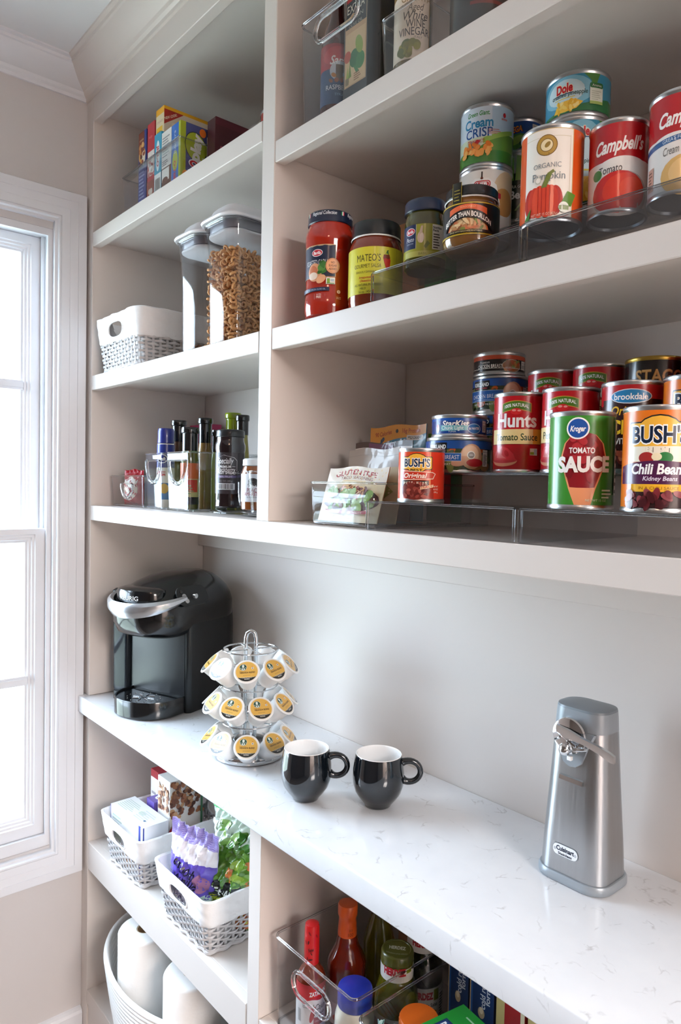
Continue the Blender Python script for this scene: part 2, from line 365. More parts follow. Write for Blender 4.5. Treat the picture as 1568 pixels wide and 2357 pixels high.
# what stands outside: a wing of the same house clad in lap siding, the ground
sd = MB(); z = -.4
while z < 4.6:
    sd.prism([(0, z), (-.022, z), (-.004, z + .205), (0, z + .205)], -6.5, -.121, mat('#f0f1f2', .6), lambda v: Vector((v.z, -.2 + v.y * 0 + v.x, v.y))); z += .2055
sd.box(-6.5, -.121, -.2, -.1, -.4, 4.7, mat('#f0f1f2', .6))
struct(sd.build('exterior_siding', smooth=False))
struct(MB().box(-14, -.3, -12, 8, -.6, -.4, nmat('outdoor_lawn', '#a9ab9c', .95, 3, .2)).build('ground', smooth=False))

# warm ceiling lamp of the room, behind the camera
lamp = thing('ceiling_lamp', 'round flush ceiling lamp with frosted bowl behind the camera', 'lamp', (2.35, -1.75, ZC))
MB().lathe([(0, 0), (.15, 0), (.155, -.012), (.15, -.02), (.135, -.02)], CHROME).build('base', lamp)
gm = bpy.data.materials.new('lamp_glow'); gm.use_nodes = True; gb = gm.node_tree.nodes['Principled BSDF']; gb.inputs['Base Color'].default_value = (1, .9, .8, 1); gb.inputs['Emission Color'].default_value = (*LAMP_COL, 1); gb.inputs['Emission Strength'].default_value = LAMP
MB().lathe([(.135, -.02), (.13, -.045), (.105, -.07), (.06, -.085), (0, -.09)], gm).build('lamp_shade', lamp)

# ---------------------------------------------------------------- built-in shelving
up = thing('wall_shelving', 'tall built-in open shelving above the counter, painted off-white', 'shelving')
SX = .0413; DX0, DX1 = .81, .8475
def part(n, p, *bx, r=.0012, m=PAINT):
    mb = MB()
    for q in bx: mb.rbox(*q, m, r, 1)
    return mb.build(n, p, ang=30)
part('side_panel', up, (.0005, SX, -F, -.0005, .9145, ZC - .001))
part('side_panel', up, (XR, XR + .04, -F, -.0005, .9145, ZC - .001))
part('divider', up, (DX0, DX1, -F, -.0005, 1.4138, 2.393))
part('top_rail', up, (SX, XR, -F, -.312, 2.393, ZC - .001))
part('top_panel', up, (SX, XR, -.312, -.0005, 2.415, 2.44))
def shelf(x0, x1, z, t, nose=.021):
    part('shelf', up, (x0, x1, -F + .0006, -F + nose, z - t, z), (x0, x1, -F + nose - .001, -.0005, z - .021, z - .0002))
shelf(SX, DX0 - .0025, 2.1143, .0364); shelf(SX, DX0 - .003, 1.7487, .0372)
for a, b_ in ((DX1 + .0006, XR),): shelf(a, b_, 2.0647, .0364); shelf(a, b_, 1.7476, .0367)
part('shelf', up, (SX, XR, -F, -.0005, 1.376, 1.4138))
part('cleat', up, (SX, XR, -.019, -.0005, 1.299, 1.376))
lo = thing('base_cabinet', 'open base cabinet under the counter, painted off-white', 'cabinet')
part('side_panel', lo, (.0005, SX, -F, -.0005, ZF + .001, .8703)); part('side_panel', lo, (XR, XR + .04, -F, -.0005, ZF + .001, .8703))
part('divider', lo, (DX0 - .0045, DX1 - .0045, -F, -.0005, .122, .8703))
part('shelf', lo, (SX, DX0 - .0085, -F + .0006, -F + .02, .4505, .5235), (SX, DX0 - .0085, -F + .019, -.0005, .5, .5233))
part('shelf', lo, (DX1 - .004, XR, -F + .0006, -F + .02, .462, .52), (DX1 - .004, XR, -F + .019, -.0005, .497, .5198))
part('bottom_panel', lo, (SX, XR, -F, -.0005, .085, .122)); part('toe_kick', lo, (SX, XR, -F + .004, -F + .02, ZF + .001, .085))
ct = MB().rbox(.0008, XR + .05, -.3555, -.0006, .8708, .914, MARBLE, .0035, 3).build('countertop')
tag(ct, 'white quartz countertop with fine grey veins over the base cabinet', 'countertop')
# ---------------------------------------------------------------- clear acrylic tiered risers
def riser(label, zb, x0, xm, x1, steps, ys):
    """two nested sections of a clear stepped riser: vertical fronts, flat treads"""
    t = thing('tiered_riser', label, 'shelf riser', ((x0 + x1) / 2, -.19, zb))
    tf = lambda v: Vector((v.x - (x0 + x1) / 2, v.y + .19, v.z - zb))
    T = .0025
    for a, b, dz in ((x0, xm - .004, 0), (xm + .004, x1, -.0008)):
        m = MB(); e = MB(); zp = zb + .0004
        for k, zs in enumerate(steps):
            y = ys[k]; m.box(a, b, y, y + T, zp, zs + dz - .0002, RISER_SHADE, tf); m.box(a, b, y, ys[k + 1], zs + dz - T, zs + dz, RISER_SHADE, tf)
            e.tube([tf(Vector((a, y + .0012, zs + dz - .0012))), tf(Vector((b, y + .0012, zs + dz - .0012)))], .0016, EDGE, 6)
            zp = zs + dz
        e.tube([tf(Vector((a, ys[0] + .001, zb + .002))), tf(Vector((a, ys[0] + .001, steps[0] + dz - .002)))], .0022, EDGE, 6)
        e.tube([tf(Vector((b, ys[0] + .001, zb + .002))), tf(Vector((b, ys[0] + .001, steps[0] + dz - .002)))], .0018, EDGE, 6)
        m.box(a, a + T, ys[0] + T, ys[-1], zb + .0004, steps[0] + dz - T, RISER_SHADE, tf)
        p = m.build('step_section', t, smooth=False); e.build('rim', p)
    return t
YS = (-.331, -.235, -.14, -.045)
R3S = (1.457, 1.501, 1.545); R2S = (1.791, 1.838, 1.886)
riser('clear acrylic three-step riser full of cans on the shelf right above the coffee mugs', 1.4138, 1.096, 1.36, 1.66, R3S, YS)
riser('clear acrylic three-step riser holding soup and pumpkin cans on the higher can shelf', 1.7476, 1.096, 1.357, 1.66, R2S, YS)

# ---------------------------------------------------------------- tins
def tin_mesh(d, h, gold=False):
    R = d / 2; T = mat('#b99a4c', .3, 1) if gold else TIN
    return MB().lathe([(0, .003), (R - .004, .003), (R - .003, 0), (R - .0005, 0), (R, .0012), (R, .0034), (R - .0009, .005), (R - .0012, .0065), (R - .0012, h - .0065), (R - .0009, h - .005), (R, h - .0034), (R, h - .0012), (R - .0005, h), (R - .0024, h), (R - .0032, h - .004), (R - .0032, h - .004)], T, 56), \
        MB().lathe([(R - .0033, h - .0042), (R - .009, h - .0042), (R - .0105, h - .0034), (R - .012, h - .0042), (R * .5, h - .0042), (R * .47, h - .0036), (0, h - .0036)], T, 40)
def can(label, x, y, z, d, h, art, delta=0, cat='can', group=None, gold=False, name='food_can', rough=.26):
    t = thing(name, label, cat, (x, y, z), tocam(x, y) + radians(delta), group)
    a, b = tin_mesh(d, h, gold); a.build('can_body', t); b.build('lid', t)
    m = MB(); art(A := Art(), pi * d, h - .011); A.out(m, cylmap(d / 2 - .0009, .0055), rough=rough, coat=.25); m.build('label', t, ang=60)
    return t
BK = '#17181a'
def full(a, W, H, c): return a.rect(-W / 2, 0, W / 2, H, c)
def nutrition(a, u0, u1, v0, v1):
    a.rect(u0, v0, u1, v1, '#e9e6e0').lines(u0 + .001, u1 - .001, v0 + .002, v1 - .006, 9, '#333333'); a.text('Nutrition', (u0 + u1) / 2, v1 - .003, .0024, '#222222', w=(u1 - u0) * .9)
def hunts(word):
    def f(a, W, H):
        full(a, W, H, '#c1121f')
        a.band(-.021, .021, lambda u: H - .0195 - 9 * u * u, lambda u: H - .0065 - 9 * u * u, '#c9a23a').band(-.020, .020, lambda u: H - .0185 - 9 * u * u, lambda u: H - .0075 - 9 * u * u, '#4d7a1e')
        a.text('100% NATURAL', 0, H - .0125, .0046, '#ffffff', w=.034, bold=.015, arc=9)
        a.ell(0, H - .0215, .008, .0045, '#d8252c').ell(-.003, H - .020, .003, .0015, '#f29c94').ell(.004, H - .0205, .0025, .0013, '#f29c94')
        a.text('Hunts', 0, H - .0335, .0185, '#ffffff', w=.058, bold=.03)
        a.rect(-.042, .0345, .042, .0555, '#f4d99a').rect(.024, .0345, .042, .0555, '#f0a93a').rect(-.042, .0340, .042, .0350, '#8a1016')
        a.text(word, 0, .0448, .0095, '#1d3a1c', w=.062, bold=.01)
        a.ell(-.018, .012, .021, .008, '#e79a77', a0=180, a1=360).ell(-.018, .0125, .021, .004, '#c92f35').poly([(-.037, .013), (-.034, .021), (-.028, .029), (-.02, .032), (-.010, .029), (-.002, .021), (.001, .013)], '#e0343c')
        a.poly([(-.030, .016), (-.026, .026), (-.018, .029), (-.020, .02), (-.012, .015)], '#ef6a66'); a.ell(-.012, .022, .003, .005, '#c42028', .5)
        a.rect(.020, .0195, .031, .029, '#f1efe6').rect(.0205, .0205, .026, .024, '#8fae3e').rect(.026, .0205, .0305, .028, '#c6cfe0')
        nutrition(a, .047, .062, .012, .075); a.bars(.066, .082, .02, .05)
        a.rect(-.08, .01, -.055, .08, '#e9e1d4').lines(-.078, -.057, .014, .076, 16, '#555555')
    return f
CH = .1125; CD = .0755
can('front red can of smooth tomato sauce beside the stacked blue chicken cans', 1.259, -.187, R3S[1], CD, CH, hunts('Tomato Sauce'), -9, group='red tomato cans')
can('red tomato can half hidden behind the green tomato sauce can', 1.339, -.187, R3S[1], CD, CH, hunts('Petite Diced'), -16, group='red tomato cans')
can('back-row red tomato can next to the dark chicken can stack', 1.249, -.0925, R3S[2], CD, CH, hunts('Tomato Sauce'), -12, group='red tomato cans')
can('back-row red tomato can beside the black gold-rimmed chili can', 1.326, -.0925, R3S[2], CD, CH, hunts('Tomato Sauce'), -18, group='red tomato cans')
def f(a, W, H):
    full(a, W, H, '#161210'); a.text('STAGG', .004, H - .021, .017, '#b0793a', w=.062, bold=.03).text('STAGG', .0045, H - .0205, .017, '#d9a765', w=.062, bold=.008).text('CHILI', .002, H - .042, .014, '#a3431f', w=.046, bold=.03)
    a.ell(0, .03, .03, .02, '#6b2f1c').blobs(-.025, .025, .018, .042, 16, .005, .003, ['#7c2c1d', '#93452a', '#4f2013'], 3)
can('black and gold chili can in the back row of the lower can riser', 1.406, -.0925, R3S[2], CD, CH, f, 4, gold=True)
def f(a, W, H):
    full(a, W, H, '#b51a22'); a.rect(-.04, H - .045, .05, H - .017, '#2a1012').ell(0, H - .014, .025, .009, '#e8eef2').ell(0, H - .014, .024, .008, '#2a83bd').text('brookdale', 0, H - .0142, .0075, '#ffffff', w=.040, bold=.02)
    a.rect(-.05, .0, .05, H - .024, '#321412').text('Original', -.002, H - .031, .0105, '#e7b32c', w=.043, bold=.02, shear=.2).text('CHILI', .0, H - .051, .016, '#f0c22d', w=.05, bold=.04).text('WITH BEANS', .004, H - .068, .007, '#f3ece0', w=.05, bold=.02)
    a.blobs(-.03, .03, .004, .026, 26, .006, .004, ['#7d3323', '#9c4a33', '#5c2219', '#b4684a'], 5)
can('red and black chili can with blue oval badge behind the green can', 1.426, -.187, R3S[1], CD, CH, f, -4)
def bush(title, t1, t2, scheme):
    def f(a, W, H):
        full(a, W, H, '#d9481c' if scheme else '#e8761a')
        if scheme:  # small baked beans tin
            a.rect(.020, 0, .06, H, '#d0321a').rect(.0195, 0, .0205, H, '#f3b06a').poly([(.0, .0), (.026, .0), (.026, .018), (.0, .02)], '#a5230f')
            cy, w, fs = H - .016, .042, .0105
        else: cy, w, fs = H - .026, .062, .016
        a.rr(-w / 2 - .002, cy - fs * .9, w / 2 + .002, cy + fs * .9, .002, '#2a2118').ell(0, cy, w * .42, fs * 1.35, '#2a2118').ell(0, cy, w * .4, fs * 1.25, '#f2b63f').rr(-w / 2 - .001, cy - fs * .8, w / 2 + .001, cy + fs * .8, .002, '#f2b63f')
        a.text("BUSH'S", 0, cy + fs * .05, fs * 1.1, '#ffffff', w=w * .97, bold=.07).text("BUSH'S", 0, cy + fs * .05, fs * 1.05, '#14243f', w=w * .93, bold=.03).text('BEST', 0, cy - fs * .95, fs * .33, '#2a2118', w=w * .42, bold=.02)
        if scheme:
            a.poly([(-.024, H - .0405), (.0245, H - .0385), (.0285, H - .031), (.0235, H - .0285), (-.026, H - .0265)], '#f6e0c8').poly([(-.0235, H - .0395), (.0238, H - .0376), (.0272, H - .0312), (.023, H - .0294), (-.0255, H - .0274)], '#c9331b')
            a.text(t1, -.002, H - .0335, .0068, '#fff4e4', w=.035, bold=.02, shear=.25).rect(-.0235, H - .049, .018, H - .0405, '#241712').text(t2, -.002, H - .0448, .0052, '#f6e7cf', w=.036, bold=.02)
            a.ell(-.002, .012, .022, .0135, '#7d2a22').blobs(-.018, .015, .003, .0205, 34, .0034, .0021, ['#9c4339', '#7e2d27', '#b5594b', '#63201c'], 8)
            a.poly([(.006, .013), (.024, .0165), (.0243, .0205), (.0063, .017)], '#f2c9a0').text('FAMILY', .015, .0168, .0024, '#c83a20', w=.015, bold=.02, slope=.2).text('NET WT', .028, .0178, .0021, '#f6e7cf', w=.007).text('8.3 OZ', .028, .0138, .0021, '#f6e7cf', w=.007).text('235 g', .028, .0098, .0021, '#f6e7cf', w=.006)
        else:
            a.rect(-.033, .048, .024, H - .0375, '#f1e8d5').ell(-.012, .052, .008, .006, '#a32a2a').ell(.006, .052, .008, .006, '#2f7d3f').ell(-.002, .053, .005, .004, '#efe3c0')
            a.band(-.045, .05, lambda u: .0245, lambda u: .049 - 3 * u * u, '#4f1d47').text(t1, 0, .0405, .0105, '#ffffff', w=.056, bold=.03, shear=.15).text(t2, .002, .0305, .0045, '#e9dff0', w=.034, shear=.2, bold=.015)
            a.rect(-.028, .0165, .030, .0245, '#f0b52c').text('IN A CHILI SAUCE', .001, .0205, .003, '#8a5a12', w=.04)
            a.rect(-.034, .0, .05, .0165, '#2c0f12').blobs(-.032, .045, .002, .0155, 40, .0062, .0032, ['#5c1d25', '#7d2a33', '#46151c', '#93434a'], 4)
    return f
can('small orange-red can of baked beans in front of the stacked tuna cans', 1.155, -.279, R3S[0], .0685, .0775, bush('', 'Original', 'BAKED BEANS', 1), -12)
can('tall orange and purple chili beans can at the front right of the lower riser', 1.507, -.283, R3S[0], CD, CH, bush('', 'Chili Beans', 'Kidney Beans', 0), 0)
can('orange bean can behind the purple-banded chili beans can', 1.505, -.187, R3S[1], CD, CH, bush('', 'Chili Beans', 'Pinto Beans', 0), 6)
def f(a, W, H):
    full(a, W, H, '#3d8f2f'); a.rect(.045, 0, .1, H, '#2f7a25')
    p = [(.0012 * 0 + x, y) for x, y in [(-.006, .0), (.012, .0), (.017, .018), (.027, .042), (.030, .056), (.026, .070), (.016, .080), (.003, .083), (-.010, .080), (-.019, .070), (-.023, .056), (-.020, .040), (-.013, .018)]]
    a.poly(p, '#f0a070'); q = [(x * .9 + .0004, .021 + (y - .0) * .745) for x, y in p[2:13]] + [(-.005, .0225), (.009, .0225)]
    a.poly([(.0035 + (x - .0035) * .92, .02 + (y - .018) * .97) for x, y in p[2:13]] + [(-.004, .0195), (.010, .0195)], '#8f1822').blobs(-.013, .02, .03, .076, 22, .006, .0045, ['#a3222c', '#7d141d', '#b53038'], 6)
    a.ell(-.004, H - .0145, .0125, .0125, '#ffffff', n=28).ell(-.004, H - .0145, .0108, .0108, '#1f55a8', n=28).text('Kroger', -.004, H - .0148, .0062, '#ffffff', w=.017, bold=.03, shear=.3)
    a.text('TOMATO', .001, .062, .0062, '#ffffff', w=.028, bold=.025).text('SAUCE', .004, .0465, .0165, '#f7f5f2', w=.060, bold=.05, slope=.02)
    nutrition(a, .047, .058, .012, H - .004); a.lines(.024, .04, .008, .02, 3, '#cfe3c6').text('NET WT 15 OZ', .018, .0055, .0026, '#cfe3c6', w=.024)
can('bright green tomato sauce can at the front of the lower can riser', 1.413, -.280, R3S[0], CD, CH, f, -1)
def f(a, W, H):
    full(a, W, H, '#c8281c'); a.text('CHILI', 0, H - .03, .02, '#f0c63c', w=.05, bold=.04)
can('plain red can in the back row at the right edge of the picture', 1.487, -.0925, R3S[2], CD, .121, f, 0)

def kirk(a, W, H):
    full(a, W, H, '#31402c'); a.blobs(-.07, .07, .004, H - .008, 50, .009, .006, ['#4d5f35', '#7d8a4e', '#c45a24', '#8f6a3f', '#39492a'], 9)
    a.rect(-.09, H - .012, .09, H, '#1b4f9c'); a.rr(-.032, H - .0175, .000, H - .003, .001, '#17181d').text('KIRKLAND', -.016, H - .009, .0058, '#ffffff', w=.029, bold=.03).rect(-.027, H - .0155, -.004, H - .0142, '#b3202a')
    a.ell(.036, H * .45, .017, H * .44, '#c99b7c').ell(.034, H * .5, .013, H * .34, '#e2bd9d').ell(.020, .012, .014, .007, '#d3a182', .3).ell(.041, .010, .013, .006, '#b3202a')
    a.rect(-.042, .012, .021, H - .0185, '#dfe7f2').rect(-.0415, .0125, .0205, H - .019, '#1f5fae').text('CHICKEN BREAST', -.008, H * .42, .0062, '#eef3fa', w=.052).rect(-.03, H * .42 - .006, .012, H * .42 - .0056, '#dfe7f2')
    a.ell(.035, H * .5, .006, .006, '#f6f3ee').ell(.035, H * .5, .0048, .0048, '#8f8a86').text('100%', .035, H * .5, .002, '#ffffff', w=.006)
    a.text('WITH RIB MEAT', -.012, .0075, .003, '#f1eee6', w=.036); nutrition(a, .054, .064, .005, H - .013)
can('wide blue chicken breast can under the blue tuna can', 1.151, -.192, R3S[1], .0985, .0535, kirk, -20, group='blue chicken breast cans')
def f(a, W, H):
    full(a, W, H, '#123f8c'); a.rect(-.1, H - .004, .1, H, '#1a57b0'); a.text('StarKist', .001, H - .0085, .0085, '#0b2350', w=.043, bold=.05, shear=.2).text('StarKist', .0005, H - .0082, .0085, '#ffffff', w=.042, bold=.03, shear=.2)
    a.poly([(-.023, .0035), (.040, .0055), (.040, .0115), (-.023, .0125)], '#6fb7c4').text('Chunk Light', -.004, .0085, .0058, '#eef8fa', w=.034, bold=.01).text('TUNA', -.004, .0028, .0026, '#cfe6ee', w=.012)
    a.ell(.030, .0075, .0115, .0075, '#d7ecf4').ell(.030, .0075, .0108, .0068, '#2b6db3').text('IN WATER', .030, .0077, .0036, '#ffffff', w=.018, bold=.02, slope=.06)
    a.ell(-.029, .0075, .0035, .007, '#e8eef4').ell(-.030, .011, .002, .003, '#b3202a'); nutrition(a, .046, .056, .003, H - .003)
can('flat blue tuna can resting on the wide chicken breast can', 1.151, -.192, R3S[1] + .0535, .085, .034, f, -9)
can('lowest blue chicken can of the back stack, mostly behind the tuna can', 1.150, -.0905, R3S[2], .087, .0545, kirk, -20, group='blue chicken breast cans')
can('middle blue chicken breast can of the back stack', 1.150, -.0905, R3S[2] + .0545, .087, .059, kirk, -22, group='blue chicken breast cans')
def f(a, W, H):
    full(a, W, H, '#241e1d'); a.rect(-.14, H - .0065, .14, H, '#c04a2c').text('Premium', -.020, H - .0105, .0042, '#e9e2da', w=.018, shear=.3).text('CHICKEN BREAST', -.012, H - .0170, .0055, '#ece7e0', w=.043, bold=.012)
    a.ell(.025, H - .0165, .0165, .0098, '#e3dcd2').ell(.025, H - .0165, .0158, .0092, '#8f5a2b').blobs(.013, .037, H - .023, H - .010, 16, .004, .0025, ['#b87a3c', '#8a4f22', '#a3471e', '#6e7a35'], 2)
    a.rect(-.14, .0035, .14, .0042, '#d9d2c8').text('NET WT 5 OZ', .022, .0052, .0022, '#d9d2c8', w=.016); nutrition(a, .043, .054, .003, H - .008)
can('flat black chicken can with orange rim on top of the back stack', 1.152, -.098, R3S[2] + .1135, .083, .0355, f, -6)

# ------- higher can shelf
def f(a, W, H):
    full(a, W, H, '#b9d3e6'); a.rect(-.1, .02, .1, H * .55, '#cfdcc0').poly([(-.1, 0), (.1, 0), (.1, .046), (.03, .040), (-.005, .022), (-.1, .012)], '#5f8f2e').poly([(-.1, 0), (.1, 0), (.1, .018), (-.1, .014)], '#3d7a24').poly([(.0, .026), (.05, .044), (.05, .05), (.0, .034)], '#93b84a')
    a.rect(-.045, .036, .012, H, '#d5e3ee').text('Green Giant.', -.008, H - .009, .0065, '#2f8a3a', w=.034, bold=.02, shear=.15).text('Cream', -.008, H - .022, .013, '#2a86b8', w=.044, bold=.03).text('CRISP', -.007, H - .036, .0125, '#1c4f93', w=.041, bold=.015)
    a.text('Mexicorn', -.011, H - .0465, .0045, '#b3202a', w=.026).rect(-.024, H - .0505, .002, H - .050, '#b3202a')
    a.ell(.031, H - .012, .0025, .0035, '#b8202a').rect(.026, H - .019, .036, H - .0165, '#c98b90').lines(.007, .027, .039, .047, 3, '#d08a86')
    a.blobs(-.03, .012, .012, .026, 34, .0048, .003, ['#e8892a', '#f0a040', '#d9741c', '#f4b257'], 12).poly([(-.012, .028), (-.008, .032), (-.003, .0295), (-.007, .0255)], '#b8202a')
can('blue and white corn can stacked on the white can in the middle of the shelf', 1.185, -.187, R2S[1] + .105, .0785, .0895, f, -8)
def f(a, W, H):
    full(a, W, H, '#d9c9b4'); a.rect(-.045, 0, .045, H, '#e9e3da'); a.ell(.036, H - .03, .025, .03, '#dcbf98').ell(.03, H - .045, .02, .02, '#c98f4f').poly([(-.028, H - .022), (-.016, H - .012), (.004, H - .012), (.016, H - .022), (.022, H - .05), (-.032, H - .05)], '#f2efea')
    a.rr(-.017, H - .0255, .007, H - .0155, .004, '#c0202a').rr(-.0155, H - .024, .0055, H - .017, .003, '#f6efe9').rr(-.0148, H - .0233, .0048, H - .0177, .0026, '#c0202a').text('HEB', -.005, H - .0205, .0042, '#ffffff', w=.014, bold=.03)
    a.band(-.033, .023, lambda u: H - .041, lambda u: H - .030 - 5 * (u + .005) ** 2, '#b8202a').text('NO SALT ADDED', -.004, H - .0355, .0042, '#ffffff', w=.038, bold=.015).text('Corn', -.004, H - .055, .012, '#3a2a22', w=.032, bold=.02).rect(-.0065, H - .012, -.0045, H - .003, '#3a2a22').ell(-.0055, H - .0125, .002, .0015, '#6b2a1a')
can('cream-labelled can under the blue corn can', 1.185, -.187, R2S[1], .0785, .105, f, 0)
def f(a, W, H):
    full(a, W, H, '#1e4f92'); a.text('ORTEGA', -.010, H - .0125, .0085, '#7a2a12', w=.031, bold=.06, slope=.1).text('ORTEGA', -.0105, H - .012, .0085, '#e9902c', w=.030, bold=.03, slope=.1).text('Fire Roasted', -.011, H - .0215, .005, '#d0b63a', w=.024, shear=.2).text('Diced Green Chiles', -.004, H - .030, .005, '#d6dde6', w=.036, shear=.1)
    a.ell(-.008, .010, .022, .012, '#4d7a2c', .3).ell(-.004, .013, .012, .006, '#8aa83c', .4).ell(.010, .008, .010, .005, '#2f5a22'); nutrition(a, .020, .034, .010, H - .004)
can('small blue green-chile can standing on the green bean can', 1.184, -.1025, R2S[2] + .105, .068, .052, f, -4)
def f(a, W, H):
    full(a, W, H, '#a9ada2'); a.rect(-.05, .0, .06, H * .62, '#1d3324').ell(.004, H * .60, .05, .012, '#1d3324'); a.poly([(-.02, .056), (-.014, .09), (-.007, .092), (-.006, .056)], '#6fa03a').poly([(-.004, .056), (-.002, .095), (.005, .094), (.008, .056)], '#86b548').ell(.018, .070, .014, .014, '#5f9632').ell(.021, .073, .009, .009, '#86b548').poly([(-.03, .05), (-.026, .07), (-.02, .068), (-.02, .05)], '#4d7a2c')
    a.ell(-.024, H - .024, .0085, .0085, '#e9eef4').ell(-.024, H - .024, .0074, .0074, '#1f4b9c').text('Kroger', -.024, H - .024, .004, '#ffffff', w=.011, shear=.3)
    a.band(-.04, .05, lambda u: H * .55 - 4 * u * u, lambda u: H * .61 - 4 * u * u, '#20382a').text('EXTRA GREEN', -.001, H * .51, .0048, '#dfe6da', w=.036, bold=.01).text('Beans', .006, H * .38, .012, '#eef0ea', w=.036, bold=.03)
    a.poly([(-.004, .012), (.008, .028), (.010, .027), (-.001, .011)], '#6f9a4a').poly([(.016, .010), (.022, .028), (.024, .027), (.019, .010)], '#5f8a3e')
can('dark green bean can in the back row under the small blue can', 1.184, -.1025, R2S[2], .070, .105, f, -4)
def f(a, W, H):
    full(a, W, H, '#d2521c'); a.rect(-.040, 0, .019, H, '#c9b07a').rect(-.040, 0, .018, H - .001, '#ece6dc').rect(.0145, .01, .015, H - .008, '#cbbf9c').rect(-.04, H - .0095, .015, H - .009, '#cbbf9c')
    a.ell(-.013, H - .019, .0122, .0122, '#6b4d18', n=28).ell(-.013, H - .019, .0113, .0113, '#b08a35', n=28).ell(-.013, H - .019, .0075, .0075, '#5f4516').ell(-.013, H - .019, .0068, .0068, '#e6d7a8').ell(-.012, H - .0185, .004, .0025, '#8f7431', .8)
    a.text('ORGANIC', -.012, H - .042, .0058, '#8b9296', w=.032).text('Pumpkin', -.010, H - .054, .0085, '#7d858a', w=.038, bold=.005)
    for k, (dx, c) in enumerate(((-.016, '#b5271a'), (.013, '#b5271a'), (-.011, '#cf3a22'), (.008, '#c93420'), (-.005, '#dd4a2a'), (.003, '#d64227'))): a.ell(-.015 + dx, .0185, .0088, .0195 - abs(dx) * .18, c, n=24)
    for dx in (-.011, -.004, .004, .011): a.band(-.015 + dx * .6, -.0142 + dx * .6, lambda u: .002, lambda u: .036, '#a81f16', 2)
    a.poly([(-.018, .034), (-.012, .034), (-.006, .049), (-.003, .051), (-.005, .054), (-.011, .050)], '#6b7a35').ell(-.0215, .043, .0035, .004, '#b9b7a6').ell(-.0215, .043, .0028, .0032, '#ece6dc')
    a.poly([(.004, .014), (.012, .029), (.023, .026), (.017, .012)], '#5d8a2c').poly([(-.04, .0), (-.03, .013), (-.032, .0)], '#3f7a2c').ell(.008, .0105, .0062, .0062, '#e9ece0').rect(.0022, .0075, .0138, .0125, '#8d9a6a').text('USDA', .008, .0125, .0018, '#5d6a3c', w=.006).text('NET WT 15 OZ (425g)', -.014, .0035, .003, '#f3c9b0', w=.030)
can('orange and cream organic pumpkin can at the front of the higher riser', 1.366, -.2885, R2S[0], .0745, CH, f, 10)
def dole(a, W, H):
    full(a, W, H, '#3a8fb0'); a.ell(-.010, H * .58, .036, H * .42, '#7fbcd2').ell(-.012, H * .58, .026, H * .34, '#c9e2ea').poly([(-.15, 0), (.15, 0), (.15, H * .3), (.05, H * .38), (.015, H * .2), (-.03, H * .08), (-.15, H * .1)], '#2c7040')
    a.poly([(.012, H), (.034, H), (.030, H * .78), (.028, H * .6), (.023, H * .62), (.022, H * .8)], '#4f8a3a').text('Dole', -.012, H - .0145, .0112, '#ffe9c8', w=.023, bold=.09).text('Dole', -.012, H - .0145, .0108, '#c8202c', w=.022, bold=.045).rect(-.0235, H - .0225, -.001, H - .0213, '#2a3f86')
    a.text('crushed pineapple', -.006, H * .52, .0056, '#33514d', w=.047, bold=.015).rect(-.025, H * .40, .002, H * .42, '#d9c23c')
    a.poly([(-.026, H * .05), (-.022, H * .22), (-.012, H * .33), (.002, H * .34), (.012, H * .24), (.004, H * .08), (-.010, H * .03)], '#f0c240').blobs(-.02, .004, H * .07, H * .3, 14, .004, .002, ['#f6d766', '#e3ae2e', '#f9e08a'], 3)
    a.rr(.020, H * .17, .038, H * .72, .002, '#dfe6d8').rr(.020, H * .60, .038, H * .74, .002, '#2c6e38').rect(.020, H * .17, .038, H * .25, '#a8c26a').lines(.022, .036, H * .28, H * .55, 5, '#b9c2b0').text('Ananas', .029, H * .67, .003, '#e9efe0', w=.013)
can('blue-green crushed pineapple can on top of its stack', 1.335, -.187, R2S[1] + .119, .0835, .0575, dole, -8, group='pineapple cans')
can('taller pineapple can under the crushed pineapple, behind the pumpkin can', 1.335, -.187, R2S[1], .0835, .119, dole, 24, group='pineapple cans')
def soup(kind):
    def f(a, W, H):
        full(a, W, H, '#e9e6e2'); a.rect(-W / 2, H * .56, W / 2, H, '#b3121c').band(-.045, .045, lambda u: H * .5, lambda u: H * .60 - 7 * (u - .004) ** 2, '#e9e6e2')
        a.text("Campbell's", .0 if kind else .012, H - .0235, .0145, '#f6f2ee', w=.056, bold=.03, shear=.35, slope=.06)
        if kind == 0:
            a.text('Great for Cooking', .01, H * .53, .004, '#e9eef4', w=.03).band(-.05, .06, lambda u: H * .50 + .12 * u, lambda u: H * .56 + .12 * u, '#2f5d93').text('GREAT FOR COOKING', .012, H * .53 + .0016, .004, '#cfe0ef', w=.046, slope=.12)
            a.text('Cream of Chicken', .012, H * .43, .0085, '#6e6c68', w=.044, shear=.2, slope=.1).ell(.014, H * .14, .026, H * .22, '#d9b06c').ell(.016, H * .17, .020, H * .16, '#e4c083').rect(-.032, H * .05, -.022, H * .3, '#caa392').lines(-.031, -.023, H * .07, H * .28, 6, '#7d6a60')
        else:
            a.text('Tomato', -.010, H * .465, .0085, '#4a4a4c', w=.026, bold=.01, slope=.06).ell(.002, H * .16, .0335, H * .27, '#b9b3ae').ell(.0, H * .18, .031, H * .25, '#c9201c').ell(.006, H * .20, .024, H * .2, '#d9341f').ell(.014, H * .22, .014, H * .13, '#e0452a')
            a.ell(-.025, H * .42, .006, .006, '#3f7d2c')
    return f
can('red and white tomato soup can beside the pumpkin can', 1.437, -.262, R2S[0], .0667, .1045, soup(1), 2, group='soup cans')
can('red and white cream soup can at the right edge of the higher shelf', 1.509, -.262, R2S[0], .0667, .1095, soup(0), -14, group='soup cans')
can('dark red soup can just behind the tomato soup can', 1.478, -.187, R2S[1], .0667, .1045, soup(1), 30, group='soup cans')
